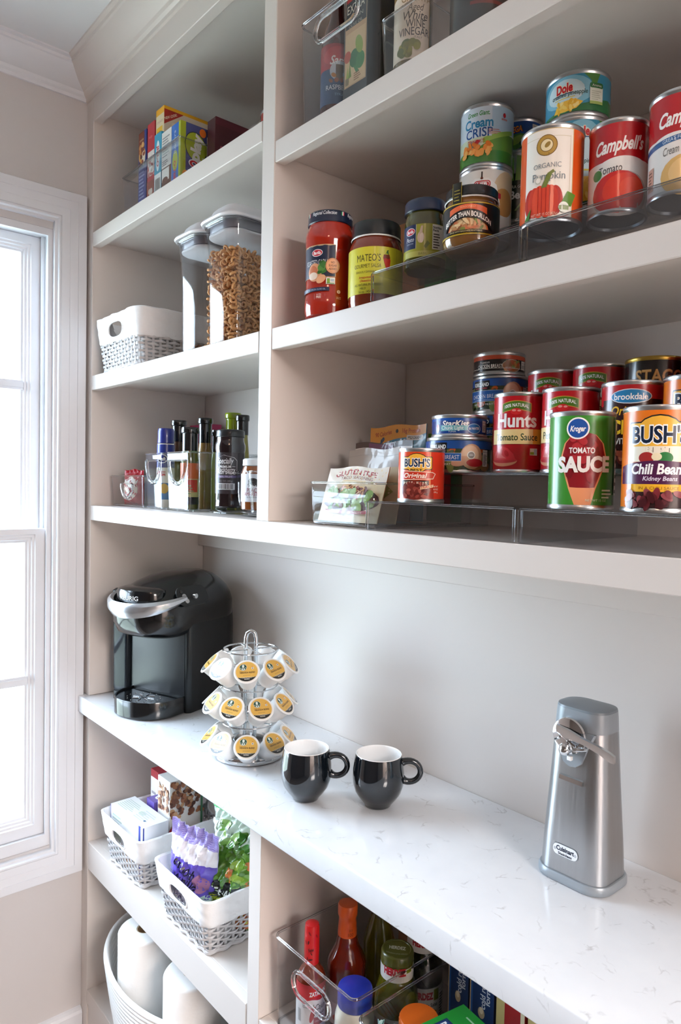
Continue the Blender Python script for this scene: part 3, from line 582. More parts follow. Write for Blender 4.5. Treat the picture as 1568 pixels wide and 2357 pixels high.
can('dark red soup can deepest in the back row of the higher shelf', 1.455, -.0925, R2S[2], .0667, .1045, soup(1), 40, group='soup cans')
# ---------------------------------------------------------------- builders: clear bins, jars, bottles, cartons, pouches
def clear_bin(label, x0, x1, y0, y1, z, h, r=.012, taper=.004, handle=None, rz=0, feet=True, group=None, T=.002, rimr=.0018, tint=None):
    """open clear bin; handle = (width, height, drop from rim, kind) opens the front wall; kind 'D' or 'O'"""
    cx, cy = (x0 + x1) / 2, (y0 + y1) / 2; w, d = x1 - x0, y1 - y0
    t = thing('storage_bin', label, 'storage bin', (cx, cy, z), rz, group)
    N = 12; zb = .004 if feet else .0005; M_ = tint or CLEAR
    def ring(k, ins=0): 
        a = taper * (1 - k); return rrect(w - 2 * a - 2 * ins, d - 2 * a - 2 * ins, max(.003, r - ins), N, zb + (h - zb) * k)
    per = []
    base = rrect(w, d, r, N)
    # dense perimeter samples, so that the handle opening has a clean outline
    P = []
    for i in range(len(base)):
        a, b = base[i], base[(i + 1) % len(base)]; L = (b - a).length; n = max(1, int(L / .004))
        P += [(a + (b - a) * (j / n)) for j in range(n)]
    nP = len(P); nh = max(6, int(h / .004)) if handle else 2
    def pos(i, k):
        p = P[i % nP]; s = 1 - 2 * taper * (1 - k) / w; q = 1 - 2 * taper * (1 - k) / d
        return Vector((p.x * s, p.y * q, zb + (h - zb) * k))
    def inside(x, zz, g=0):
        hw, hh, dr, kind = handle; top = h - dr; cz = top - hh / 2
        if kind == 'D': return zz < top + g and (x / (hw / 2 + g)) ** 2 + (max(0, top - zz) / (hh + g)) ** 2 < 1
        rr_ = hh / 2; dx = max(0, abs(x) - (hw / 2 - rr_)); return dx * dx + (zz - cz) ** 2 < (rr_ + g) ** 2
    vs = [pos(i, j / nh) for j in range(nh + 1) for i in range(nP)]; fs = []
    for j in range(nh):
        for i in range(nP):
            i2 = (i + 1) % nP; c = (vs[j * nP + i] + vs[j * nP + i2] + vs[(j + 1) * nP + i] + vs[(j + 1) * nP + i2]) / 4
            if handle and c.y < -d / 2 + taper + .001 and inside(c.x, c.z): continue
            fs.append((j * nP + i, j * nP + i2, (j + 1) * nP + i2, (j + 1) * nP + i))
    fs.append(tuple(range(nP - 1, -1, -1)))
    b = MB().add(vs, fs, M_).build('bin_body', t, mods=[('SOLIDIFY', dict(thickness=T, offset=-1))])
    e = MB(); e.tube([p + Vector((0, 0, 0)) for p in ring(1, T / 2)], rimr, EDGE, 6, True)
    e.build('rim', t); MB().tube(ring(0, T / 2), rimr * .8, EDGE, 6, True).build('base_rim', t)
    if handle:
        hw, hh, dr, kind = handle; top = h - dr; y = -d / 2 - .0008; pts = []
        if kind == 'D':
            pts = [Vector((hw / 2 * cos(radians(a)), y + taper * (dr + hh) / h, top - hh * abs(sin(radians(a))))) for a in range(0, 181, 12)]
            e = MB().tube(pts, .0042, EDGE, 8).tube([pts[-1], pts[0]], .002, EDGE, 6)
        else:
            rr_ = hh / 2; cz = top - rr_
            for s, a0 in ((1, -90), (-1, 90)): pts += [Vector((s * (hw / 2 - rr_) + rr_ * cos(radians(a0 + a)), y + .001, cz + rr_ * sin(radians(a0 + a)))) for a in range(0, 181, 18)]
            e = MB().tube(pts, .0035, EDGE, 8, True)
        e.build('handle', t)
    if feet:
        for sx in (-1, 1):
            for sy in (-1, 1): MB().lathe([(0, 0), (.006, 0), (.006, .004), (0, .004)], EDGE, 12, (sx * (w / 2 - .016), sy * (d / 2 - .016))).build('foot', t)
    return t
def jar(label, x, y, z, prof, col, lid=None, art=None, lab=None, delta=0, cat='jar', name='glass_jar', rough=.08, group=None, lidart=None, extra=None):
    """prof: (r, z) outline of the filled glass; lid = (r, z0, z1, colour); lab = (R0, R1, z0, h) of the paper label"""
    t = thing(name, label, cat, (x, y, z), tocam(x, y) + radians(delta), group)
    m = mat(col, rough, 0, .5, .8) if isinstance(col, str) else col
    MB().lathe([(0, .0005)] + prof + [(0, prof[-1][1])], m, 48).build('glass_body', t)
    if lid:
        r, z0, z1, c = lid; g = (z1 - z0)
        lm = MB().lathe([(0, z0 + .0003), (r - .001, z0 + .0003), (r, z0 + .0015), (r - .0006, z0 + g * .35), (r - .0006, z1 - g * .18), (r - .0022, z1 - .0008), (r - .004, z1), (r * .8, z1 - .0003), (r * .78, z1 - .001), (0, z1 - .001)], c if not isinstance(c, str) else mat(c, .3, 0, .5, .3), 48)
        if lidart: lidart(A := Art()); A.out(lm, cylmap(r - .0004, z0))
        lm.build('lid', t)
    if art:
        R0, R1, z0, h = lab; art(A := Art(), 2 * pi * (R0 + R1) / 2, h); mm = MB(); A.out(mm, conemap(R0, R1, h, z0), rough=.32, coat=.15); mm.build('label', t, ang=60)
    if extra: extra(t)
    return t
def carton(label, x0, x1, y0, y1, z0, z1, col, cat='box', name='food_carton', front=None, right=None, top=None, left=None, rz=0, group=None, tilt=None, r=.0008):
    w, d, h = x1 - x0, y1 - y0, z1 - z0
    m = MB().rbox(-w / 2, w / 2, -d / 2, d / 2, 0, h, mat(col, .42, 0, .5, .1), r, 1)
    for fn, fm in ((front, planemap((-w / 2, -d / 2, 0), (1, 0, 0), (0, 0, 1))), (right, planemap((w / 2, -d / 2, 0), (0, 1, 0), (0, 0, 1))), (top, planemap((-w / 2, -d / 2, h), (1, 0, 0), (0, 1, 0)))):
        if fn:
            A = Art(); fn(A, (w if fn is not right else d), (h if fn is not top else d)); A.out(m, fm, step=0, rough=.4, coat=.1)
    o = m.build(name, loc=((x0 + x1) / 2, (y0 + y1) / 2, z0), ang=20); o.rotation_euler = (0, 0, rz) if tilt is None else tilt
    return tag(o, label, cat, group)
def pouch(label, loc, w, d, h, col, art=None, rot=(0, 0, 0), cat='bag', name='snack_bag', seed=1, crink=.003, seal='#d8d8d8', rough=.22, metal=0, sealz=.1, group=None, gus=.35):
    """soft bag: filled body, flat sealed top, crinkles"""
    r = random.Random(seed); ph = [r.uniform(0, 6.28) for _ in range(8)]
    def surf(u, v, s):
        X = (u - .5) * w; zc = v * h; e = max(0, 1 - (abs(u - .5) * 2) ** 3)
        f = (min(1, v / .12) ** .6) * (1 - max(0, (v - .55) / (.45 - sealz)) ** 1.6 if v < 1 - sealz else 0)
        k = crink * (sin(31 * u + ph[0] + 5 * v) * sin(17 * v + ph[1]) + .7 * sin(47 * v + 13 * u + ph[2]) + .6 * sin(61 * u - 29 * v + ph[3]))
        Y = s * d / 2 * e * max(0, f) + k * (0.25 + e * .8) + s * .0006
        return Vector((X * (1 - .05 * e * max(0, f)), Y, zc + .002 * sin(9 * u + ph[4]) * v))
    m = MB(); mm = mat(col, rough, metal, .5, .4)
    NU, NV = (64, 80) if crink > .002 else (26, 30)
    m.grid(NU, NV, lambda u, v: surf(u, v, -1), mm); m.grid(NU, NV, lambda u, v: surf(1 - u, v, 1), mm)
    for zz in (0, 1): m.grid(NU, 1, lambda u, v: surf(u if zz else 1 - u, zz, -1 + 2 * v) if zz else surf(1 - u, zz, 1 - 2 * (1 - v)), mm)
    for uu in (0, 1): m.grid(NV, 1, lambda u, v: surf(uu, u if uu else 1 - u, -1 + 2 * v), mm)
    if art:
        A = Art(); art(A, w, h)
        def fm(u, v, o):
            p = surf(min(1, max(0, u / w + .5)), min(1, max(0, v / h)), -1); return Vector((p.x, p.y - o - (.0011 if crink > .002 else .0005), p.z))
        # dense steps so that the print follows the crinkles
        A.out(m, fm, step=.005, vstep=.005, rough=rough, coat=.4, eps=.00006)
    o = m.build(name, loc=loc, ang=60); o.rotation_euler = rot
    return tag(o, label, cat, group)

# ---------------------------------------------------------------- higher can shelf: jars at the left
Z2 = 1.7482
def f(a, W, H):
    a.rect(-.05, .038, .0215, H - .001, '#d8b98a').rect(-.05, .0385, .0207, H - .0018, '#17233f').band(-.05, .0212, lambda u: H - .0025 + .0006 * sin(u * 2400), lambda u: H - .0008, '#c9a57a')
    logo(a, -.010, H - .0135, .020, .0115, 'Barilla', '#c01f33', bold=.02, shear=.25)
    a.text('ROASTED GARLIC', -.0105, H - .0285, .0085, '#e9e9ec', w=.045, bold=-.005).rect(-.012, H - .036, -.009, H - .0355, '#cfd3da').text('with roasted garlic', -.010, H - .040, .0022, '#9aa3b5', w=.018)
    a.ell(-.014, .046, .0135, .0145, '#e0a079', .2).ell(-.016, .047, .008, .010, '#c9764f', .2).ell(-.017, .0405, .009, .006, '#ead6c4').blobs(-.006, .010, .045, .06, 16, .005, .0028, ['#3f7a34', '#2f6428', '#5a9143'], 4).ell(-.002, .0345, .0085, .006, '#f0b48a', .6)
    a.ell(.0165, .055, .0115, .0125, '#8a4f2a').ell(.0165, .055, .0108, .0118, '#e9a678').ell(.0165, .055, .0098, .0108, '#8a4f2a').ell(.0165, .055, .0094, .0104, '#e9a678').text('NO', .0165, .0603, .0034, '#6b3a1c', w=.0055, bold=.02).text('SUGAR', .0165, .0552, .0034, '#6b3a1c', w=.0125, bold=.02).text('ADDED', .0165, .050, .0034, '#6b3a1c', w=.0125, bold=.02)
    a.rect(.0065, .026, .0205, .0365, '#f0efe9').rect(.008, .028, .0125, .035, '#7ba33a').rect(.0135, .030, .019, .0345, '#b9c8dc').rect(.0075, .0265, .0195, .028, '#5f8a50')
    a.rect(-.05, .0155, .012, .0215, '#1c2a4c').text('EXTRA VIRGIN OLIVE OIL', -.012, .0185, .0026, '#b9c1d3', w=.036).rect(-.0125, .003, -.0122, .0115, '#f3d9cd').text('GLUTEN', -.005, .0102, .0024, '#f3d9cd', w=.008).text('FREE', -.005, .0062, .0036, '#f3d9cd', w=.008, bold=.02).text('SAUCE', .0265, .0048, .0036, '#e9a68f', w=.0075, bold=.01).ell(.0265, .0145, .0028, .0028, '#f0c4b0').rect(.0262, .0128, .0268, .0162, '#a82410')
def fl(a):
    for u0 in (-.062, 0, .062):
        a.text('Regional Collection', u0, .0135, .0055, '#e6e9f0', w=.042, shear=.3, bold=.01)
        for k, c in enumerate(('#2f8a4a', '#f2f2f2', '#c8283a')): a.rect(u0 + .0285 + k * .0018, .0105, u0 + .0303 + k * .0018, .0165, c)
jar('tall red pasta sauce jar with navy cap next to the shelf divider', .954, -.295, Z2, [(.034, .0005), (.0385, .004), (.0402, .014), (.0402, .028), (.0392, .034), (.0385, .040), (.0385, .112), (.0402, .122), (.0402, .130), (.039, .138), (.0355, .1455), (.0345, .150), (.0345, .156)], '#a8220c',
    (.0368, .1505, .170, '#16203a'), f, (.0392, .0392, .024, .090), -17, lidart=fl)
def f(a, W, H):
    full(a, W, H, '#d6cf3a'); a.text("MATEO'S", -.010, H - .0165, .0105, '#3a3a20', w=.038).text('GOURMET SALSA', -.012, H - .0285, .0058, '#3a3a20', w=.044).text('SERIOUSLY DIFFERENT', -.014, H - .0375, .0032, '#55552c', w=.034).text('Irresponsible', -.013, H - .0455, .0036, '#b8461f', w=.024, shear=.25, bold=.02).text('Obsession"', -.013, H - .0505, .0036, '#b8461f', w=.020, shear=.25, bold=.02)
    a.text('ALL NATURAL INGREDIENTS', -.010, H - .0565, .0036, '#44441f', w=.046).text('MILD', -.018, H - .062, .0034, '#44441f', w=.010).text('16 oz. (454g)', -.013, .003, .0040, '#44441f', w=.024)
    a.poly([(.0135, H - .012), (.0225, H - .0115), (.0245, H - .02), (.0235, H - .030), (.0205, H - .036), (.0175, H - .033), (.0145, H - .024), (.0125, H - .017)], '#c8181f').poly([(.0135, H - .012), (.0225, H - .0115), (.0238, H - .0165), (.0205, H - .0185), (.017, H - .017), (.0135, H - .0185)], '#7a2016').poly([(.0145, H - .0125), (.018, H - .0095), (.0215, H - .0120), (.0205, H - .006), (.022, H - .0045), (.0185, H - .0055), (.0172, H - .0095)], '#2f5d2a')
    a.rect(.036, 0, .0363, H, '#8f8a2a')
jar('squat salsa jar with yellow label and black lid beside the red pasta sauce', 1.046, -.2775, Z2, [(.036, .0005), (.0405, .004), (.042, .012), (.042, .088), (.0412, .097), (.038, .105), (.0365, .109), (.0365, .114)], '#7a2c12', (.0385, .1105, .1345, '#101315'), f, (.0424, .0424, .021, .070), -2,
    extra=lambda t: MB().lathe([(.0385, .1088), (.0391, .1100), (.0385, .1112), (.0378, .1100), (.0385, .1088)], WHITE, 48).build('seal_ring', t))
def f(a, W, H):
    full(a, W, H, '#a3a034'); a.rect(-.04, .012, -.0105, H, '#1b2a52').rect(-.0108, .012, -.0102, H, '#d9d7c6'); logo(a, -.0205, H - .0095, .017, .0105, 'Barilla', '#c01f33', bold=.02, shear=.2); a.text('Pesto', -.0205, H - .0205, .006, '#e6e8ee', w=.014, shear=.2).text('GENOVESE', -.0205, H - .0265, .002, '#aab3c6', w=.012)
    a.ell(-.0035, H - .019, .005, .008, '#e3c4a8').poly([(-.006, H - .014), (-.001, H - .014), (-.0005, H - .003), (-.003, H - .003)], '#d9bfa6').ell(-.002, H - .02, .003, .007, '#f0dccb').poly([(.001, .014), (.006, .022), (.010, .018), (.004, .011)], '#6f7a2a').rect(-.03, 0, .03, .008, '#b8b55a').text('BASIL', .0, .004, .003, '#75742a', w=.012)
    a.rect(.013, .010, .033, H - .001, '#e9e5dc').text('Nutrition', .021, H - .005, .0034, '#222222', w=.014, bold=.03).text('Facts', .0185, H - .009, .0034, '#222222', w=.009, bold=.03).lines(.0145, .026, .012, H - .012, 6, '#555048')
jar('small green pesto jar with dark blue lid on the front tread of the higher riser', 1.145, -.272, R2S[0], [(.026, .0005), (.030, .004), (.0305, .010), (.0305, .066), (.029, .074), (.0275, .080), (.0275, .085)], '#46430e', (.0312, .0815, .100, '#15223f'), f, (.0309, .0309, .0155, .046), -6)
def f(a, W, H):
    full(a, W, H, '#141312'); a.rect(-.12, H - .0022, .12, H - .0006, '#c9a82e').rect(-.12, .0006, .12, .0028, '#c9a82e').band(-.026, .026, lambda u: H - .012 - 14 * u * u, lambda u: H - .003 - 7 * u * u, '#e2683a').text('SEASONED', 0, H - .0062, .0026, '#f2b48f', w=.020)
    a.ell(0, .0045, .0285, .024, '#e27a45', a0=0, a1=180, n=30).ell(0, .0045, .026, .0205, '#d6b787', a0=0, a1=180, n=30).blobs(-.018, .018, .006, .019, 40, .006, .0018, ['#b98554', '#e6cc9c', '#8f5a38', '#d99a6a', '#7d8a3f', '#c9744a'], 7)
    a.band(-.036, .036, lambda u: .0215 - 13 * u * u, lambda u: .0325 - 11 * u * u, '#141312').text('BETTER THAN BOUILLON', 0, .0268, .0062, '#f4f0e8', w=.062, bold=.03, arc=12).rect(-.034, .0028, .03, .0062, '#141312').text('MADE WITH SEASONED VEGETABLES', -.002, .0045, .002, '#d8c88a', w=.042)
def tag_strip(t):
    A = Art(); A.rect(-.007, -.016, .007, .0215, '#b39a2e').rect(-.0064, -.016, .0064, .0215, '#1c1c12').lines(-.004, .006, -.01, .015, 6, '#a3973c', .25); m = MB(); A.out(m, cylmap(.0366, .064, -.42)); m.build('seal_strip', t)
    MB().lathe([(.0352, .0665), (.0362, .0675), (.0352, .0685), (.0345, .0675), (.0352, .0665)], WHITE, 40).build('seal_ring', t)
jar('wide squat jar of bouillon paste with black lid and gold-edged label', 1.241, -.2855, R2S[0], [(.028, .0005), (.034, .005), (.037, .014), (.037, .052), (.0355, .060), (.033, .064), (.033, .070)], '#7d5426', (.0352, .0685, .0835, '#0f1113'), f, (.0374, .0374, .0165, .0425), -8, extra=tag_strip)
def f(a, W, H): a.rect(.004, .02, W - .004, H - .01, '#c98a5c')
carton('plain tan carton at the back behind the salsa and pesto jars', .935, 1.0, -.13, -.075, Z2, 1.948, '#bb8a60', front=f)
carton('small green cap of a box standing behind the pesto jar', 1.012, 1.05, -.13, -.09, Z2, 1.957, '#2f7a3c')

# ---------------------------------------------------------------- top right shelf: clear bins of oil and vinegar
Z1 = 2.0653
clear_bin('large clear bin with an oval grip on the top shelf right of the divider', .907, 1.0945, -.331, -.05, Z1, .163, handle=(.102, .038, .012, 'O'), feet=False)
def f(a, W, H):
    a.rect(0, 0, W, H, '#30343a').rect(.003, .038, W - .002, H, '#c9a27a').rect(.004, .128, W - .003, H, '#23262b').text('carlini', W / 2 + .002, .178, .011, '#ffffff', w=.036, bold=.02, shear=.3).raw([(.006, .168), (W - .003, .172), (W - .003, .190), (.006, .188)], [(0, 1, 2, 3)], '#b32a24').text('carlini', W / 2 + .002, .179, .011, '#ffffff', w=.038, bold=.02, shear=.3).text('EXTRA', W / 2, .157, .013, '#e9e3d2', w=.040).text('VIRGIN', W / 2, .141, .006, '#b8b2a4', w=.034).text('OLIVE OIL', W / 2, .131, .005, '#b8b2a4', w=.032)
    a.rect(.005, .040, W - .004, .120, '#d9b98c').ell(.026, .078, .011, .014, '#2f6b3c').ell(.040, .070, .010, .013, '#3f7f46').ell(.037, .095, .008, .015, '#8fa34a', .3).ell(.010, .085, .008, .009, '#b8523c').poly([(.006, .045), (.011, .07), (.015, .045)], '#9fae4a').poly([(.013, .05), (.016, .075), (.020, .052)], '#6f8a3a').poly([(.024, .066), (.032, .052), (.038, .054), (.030, .066)], '#3f7f46').rect(.006, .041, .014, .052, '#8a7a5c').lines(.026, .044, .043, .056, 4, '#8a5a36')
carton('dark olive oil tin with cream label inside the clear bin with the grip', .985, 1.040, -.30, -.19, Z1 + .003, 2.30, '#2f3840', name='oil_tin', cat='tin', front=f)
def f(a, W, H):
    full(a, W, H, '#26466f'); a.rect(-.05, .055, .05, H, '#a32a33').ell(.004, H - .02, .03, .016, '#bb3a40').text('Sarah', .004, H - .026, .0135, '#ffffff', w=.034, shear=.35, bold=.02).ell(.004, .052, .017, .016, '#c9d3de').rect(-.003, .036, .012, .062, '#5f4a3a').blobs(-.012, .02, .036, .046, 8, .004, .003, ['#8a4a2a', '#c98a3c'], 2).text('RASPBERRY', .004, .026, .0075, '#e6ecf4', w=.046).text('SYRUP', .004, .015, .004, '#8fb4dc', w=.016)
jar('syrup bottle with red and blue label at the front of the gripped clear bin', .952, -.288, Z1 + .003, [(.022, .0005), (.0245, .004), (.0245, .125), (.02, .145), (.012, .17), (.011, .21)], '#4a1a14', (.014, .205, .23, '#b8b0a0'), f, (.0249, .0249, .022, .095), 6, cat='bottle', name='syrup_bottle')
jar('dark oil bottle standing behind the syrup bottle in the gripped clear bin', .945, -.205, Z1 + .003, [(.026, .0005), (.028, .004), (.028, .15), (.022, .17), (.012, .19), (.012, .24)], '#2a2417', (.014, .238, .26, '#171717'), cat='bottle', name='oil_bottle')
clear_bin('second clear bin on the top right shelf holding vinegar and dark jars', 1.0975, 1.30, -.331, -.05, Z1, .080, feet=False)
def f(a, W, H):
    a.rect(-.05, 0, .023, H, '#a8762c').rect(-.05, 0, .0215, H, '#ead9c4').poly([(-.05, H * .62), (.0, H * .66), (.004, H * .74), (.0215, H * .77), (.0215, H), (-.05, H)], '#8f6a2a').text('GRAVITA', .001, H * .60, .0095, '#9a7b48', w=.045).text('Aged', .0, H * .51, .010, '#3a2e22', w=.024, shear=.3).text('White', .0, H * .43, .012, '#3a2e22', w=.036, shear=.25).text('WINE', .0, H * .35, .011, '#2f251c', w=.028).text('VINEGAR', -.002, H * .27, .011, '#2f251c', w=.046).text('ITALY', .004, H * .21, .003, '#7d6a52', w=.012).blobs(-.022, .004, .006, H * .17, 18, .005, .0055, ['#7d7a32', '#5f6424', '#94903f'], 4)
jar('vinegar bottle with cream and gold label on the top right shelf', 1.131, -.293, Z1 + .003, [(.024, .0005), (.0275, .004), (.0275, .15), (.022, .17), (.012, .19), (.012, .24)], '#6b5418', (.014, .238, .26, '#c9a84a'), f, (.0279, .0279, .012, .14), 6, cat='bottle', name='vinegar_bottle')
jar('amber oil bottle between the vinegar bottle and the dark organic jar', 1.190, -.19, Z1 + .003, [(.026, .0005), (.03, .004), (.03, .14), (.024, .16), (.013, .18), (.013, .24)], '#3f1c08', (.015, .238, .26, '#171717'), cat='bottle', name='oil_bottle')
def f(a, W, H): full(a, W, H, '#241b17'); a.rect(-.03, .0, .04, H * .86, '#2b211c').ell(.005, H * .86, .035, .014, '#2b211c').text('ORGANIC', .004, H * .50, .0085, '#ded8cf', w=.040, bold=.01).rect(-.015, H * .33, .03, H * .38, '#7a2a20')
jar('dark jar lettered organic at the right of the top shelf', 1.232, -.268, Z1 + .003, [(.036, .0005), (.040, .004), (.040, .115), (.034, .13), (.034, .14)], '#1c130e', (.036, .138, .16, '#131313'), f, (.0404, .0404, .012, .09), 2)

# ---------------------------------------------------------------- top left shelf: clear bin of dessert mixes
ZL = 2.1148
clear_bin('low clear bin of dessert mix boxes on the top left shelf', .212, .50, -.331, -.11, ZL, .083, feet=False, r=.004)
def f(a, W, H):
    a.rect(0, 0, W, H, '#27408f').ell(W * .45, H * .70, W * .42, H * .10, '#d9a45a').rect(0, H * .74, W * .72, H, '#7a3524').ell(W * .62, H * .66, W * .22, H * .09, '#f0e6d0').blobs(.006, W * .7, H * .6, H * .85, 12, .006, .005, ['#9a4a2a', '#5f2a1c', '#e0b070', '#c98a4a'], 3).text('cookie', W * .4, H * .9, .006, '#e9c9a0', w=W * .5).lines(W * .12, W * .85, H * .12, H * .52, 9, '#8fa0cf')
carton('navy boxed dessert mix at the left end of the top left bin', .235, .277, -.300, -.20, ZL + .003, 2.303, '#20357f', front=f, group='dessert mix boxes')
def f(a, W, H):
    a.rect(0, 0, W, H, '#c2313c').rect(.002, H * .36, W - .002, H * .66, '#f0e8e2').blobs(.006, W - .006, H * .38, H * .62, 22, .006, .004, ['#e3d6d2', '#b8454a', '#ffffff', '#c9b8b4'], 5).rect(0, H * .05, W, H * .3, '#9a4a3a').blobs(.01, W - .01, H * .06, H * .2, 7, .006, .007, ['#e9d9c9', '#f4ece4'], 6).text('fudge', W / 2, H * .83, .006, '#e88f92', w=W * .5)
carton('red candy-picture box second from the left in the top left bin', .2825, .3185, -.300, -.20, ZL + .003, 2.307, '#b32a36', front=f, group='dessert mix boxes')
def f(a, W, H):
    a.rect(0, 0, W, H, '#ead9b4').rect(0, H * .93, W, H, '#f2b21f').rect(.003, H * .60, W - .008, H * .80, '#f0c02a').lines(.006, W - .014, H * .63, H * .77, 5, '#b88a1a').ell(W * .42, H * .46, W * .35, H * .09, '#dba45a').text('mixes', W * .5, H * .86, .008, '#c9a49a', w=W * .72, shear=.3)
def g(a, W, H):
    a.rect(0, 0, W, H, '#e0cfb6').rect(0, H * .965, W, H, '#f2b21f').poly([(0, H * .86), (W * .38, H * 1.0 - .008), (W * .26, H * .965), (0, H * .965)], '#b32a1f').poly([(0, H * .80), (W * .42, H * .965), (W * .28, H * .965), (0, H * .86)], '#b32a1f').text('NEW LOOK!', W * .14, H * .90, .0055, '#f6e4c8', w=.034, rot=.52, bold=.02).rr(.018, H * .62, W + .02, H * .84, .006, '#efe2d0').text('KRUSTEAZ', W * .62, H * .73, .026, '#c8281c', w=.105, bold=.05)
carton('tall yellow and cream pancake mix box, tallest in the top left bin', .3215, .361, -.298, -.183, ZL + .003, 2.325, '#e3cfa8', front=f, right=g, group='dessert mix boxes')
def f(a, W, H):
    a.rect(0, 0, W, H, '#2f9fc4').ell(W * .5, H * .62, W * .28, H * .26, '#e6f1f6').text('JELL-O', W * .5, H * .62, .009, '#b8202c', w=H * .36, rot=-pi / 2, bold=.04).rect(.001, .002, W - .001, H * .32, '#eef0f0').bars(.004, W - .004, H * .05, H * .24)
carton('bright blue gelatin box at the front of the top left bin', .3645, .398, -.322, -.302, ZL + .003, 2.247, '#2790b5', front=f, group='dessert mix boxes')
def f(a, W, H): a.rect(0, 0, W, H, '#e9e7e4').rect(0, 0, W, H * .36, '#5f3a2c').rect(.002, H * .12, W * .8, H * .34, '#efece8').lines(.004, W - .006, H * .55, H * .92, 8, '#8f8f94').lines(.004, W - .01, H * .4, H * .5, 3, '#6f6f74').ell(W * .4, H * .13, W * .3, H * .06, '#6b4434')
carton('white pudding box with brown foot beside the bright blue gelatin box', .4, .444, -.322, -.302, ZL + .003, 2.239, '#e6e4e0', front=f, group='dessert mix boxes')
def f(a, W, H): a.rect(0, 0, W, H, '#2f6fc4').rect(W * .78, 0, W, H, '#a8b52a').ell(W * .4, H * .36, W * .3, H * .18, '#b5c24a').text('JELL-O', W * .36, H * .2, .008, '#c8283a', w=.04, rot=pi / 2, bold=.05).text('Jigglers', W * .36, H * .68, .007, '#dbe6f4', w=.05, rot=pi / 2)
def g(a, W, H):
    a.rect(0, 0, W, H, '#4a4f86').band(0, .012, lambda u: 0, lambda u: H, '#a8b52a', 4).ell(.036, H * .62, .026, H * .26, '#2a2f2c', .25).ell(.036, H * .62, .0245, H * .245, '#a8b52a', .25).ell(.042, H * .42, .013, H * .12, '#a8b52a').text('play', .036, H * .62, .022, '#f2f0ea', w=.058, rot=pi / 2 - .15, bold=.05)
    a.text('JELL-O', .030, H * .16, .020, '#ffffff', w=.055, rot=pi / 2 - .1, bold=.12).text('JELL-O', .030, H * .16, .019, '#c8202c', w=.052, rot=pi / 2 - .1, bold=.05).text('Ocean', .052, H * .36, .0065, '#dfe4ee', w=.026, rot=pi / 2).ell(.052, H * .90, .008, .009, '#e9752a').ell(.060, H * .62, .009, .012, '#a8b52a', .4).rect(.062, H * .42, W, H * .86, '#efe9e2').text('8', .069, H * .46, .013, '#b8202c', bold=.04, rot=pi / 2 - .1).text('EDIBLE', .070, H * .66, .007, '#b8202c', w=.03, rot=pi / 2 - .1, bold=.03).text('STICKERS', .079, H * .66, .007, '#b8202c', w=.036, rot=pi / 2 - .1, bold=.03).ell(.012, .012, .008, .008, '#f0962a').text('3', .012, .012, .008, '#b8461f', bold=.03)
carton('purple and lime play gelatin kit box, front right of the top left bin', .446, .486, -.322, -.233, ZL + .003, 2.238, '#3f4f9a', front=f, right=g, group='dessert mix boxes')
def g(a, W, H): a.rect(0, 0, W, H, '#4a1420').rect(0, H * .88, W, H, '#5a1a28').rr(.012, .02, .03, H * .55, .003, '#a5505f').rr(.014, .022, .028, H * .53, .002, '#5a1a28')
carton('dark maroon box behind the play gelatin kit', .502, .535, -.268, -.165, ZL + .003, 2.246, '#4a1420', right=g, group='dessert mix boxes')
def f(a, W, H):
    full(a, W, H, '#d9dbe2'); a.rect(-.06, H * .80, .06, H, '#a83224').ell(-.004, H * .87, .014, .009, '#dd9a3c').text('LE', -.018, H * .66, .014, '#2a2a33', w=.018, bold=.05, slope=.2).rect(-.06, H * .30, .06, H * .52, '#9a2430').rect(-.06, H * .36, .06, H * .40, '#c9737a').rect(-.06, H * .20, .06, H * .27, '#b9c6dc').bars(-.03, .02, .002, H * .16, '#4a4744', 6)
can('can standing at the right end of the top left shelf, mostly behind the divider', .668, -.2, ZL, .0755, .105, f, -30)

# ---------------------------------------------------------------- lower can shelf, left: bin of seasoning packets
Z3 = 1.4143
clear_bin('shallow clear bin of seasoning packets on the lower can shelf', .937, 1.092, -.318, -.07, Z3, .069, taper=.003)
def f(a, W, H):
    hw = W / 2; a.rect(-hw, 0, hw, H, '#e9d3a6').poly([(-hw, H * .55), (-hw * .4, H * .75), (hw, H * .72), (hw, H), (-hw, H)], '#ece2d2')
    a.text('GLUTEN FREE', -.002, H - .0095, .0085, '#a8242c', w=.094, bold=.03, arc=1.2).text('TACO SEASONING', .002, H - .0185, .0052, '#8f4438', w=.074, arc=.8)
    a.ell(0, H * .40, hw * .93, H * .23, '#3a2620').ell(0, H * .36, hw * .95, H * .17, '#5f2f2c').blobs(-.052, .05, H * .24, H * .42, 30, .009, .005, ['#8fb04a', '#6f9a35', '#a8c46a', '#7d4a35'], 3).blobs(-.03, .035, H * .46, H * .6, 26, .006, .004, ['#a8402a', '#8a3a2a', '#c05a35', '#6f2f24'], 6).blobs(-.02, .03, H * .50, H * .64, 26, .009, .0007, ['#eaa04a', '#f2c06a'], 9).blobs(-.05, .055, H * .43, H * .56, 10, .010, .006, ['#8fb04a', '#7da33f'], 12)
    a.band(-.05, .05, lambda u: .011 + .8 * u * u, lambda u: .0165 + .8 * u * u, '#a8242c').text('PREMIUM', -.026, .0145, .003, '#f4e6cc', w=.026).text('QUALITY', .026, .0145, .003, '#f4e6cc', w=.026).ell(0, .0135, .0062, .0062, '#c9b48a').ell(0, .0135, .005, .005, '#a89468').text('NET WT 1 OZ (28g)', 0, .0045, .0028, '#8a6a4a', w=.03)
tl = -.28
pouch('taco seasoning packet leaning at the front of the shallow clear bin', (1.012, -.297, Z3 + .0065), .135, .005, .092, '#e6cfa0', f, (-.30, 0, .05), 'packet', 'seasoning_packet', 3, .0002, rough=.35)
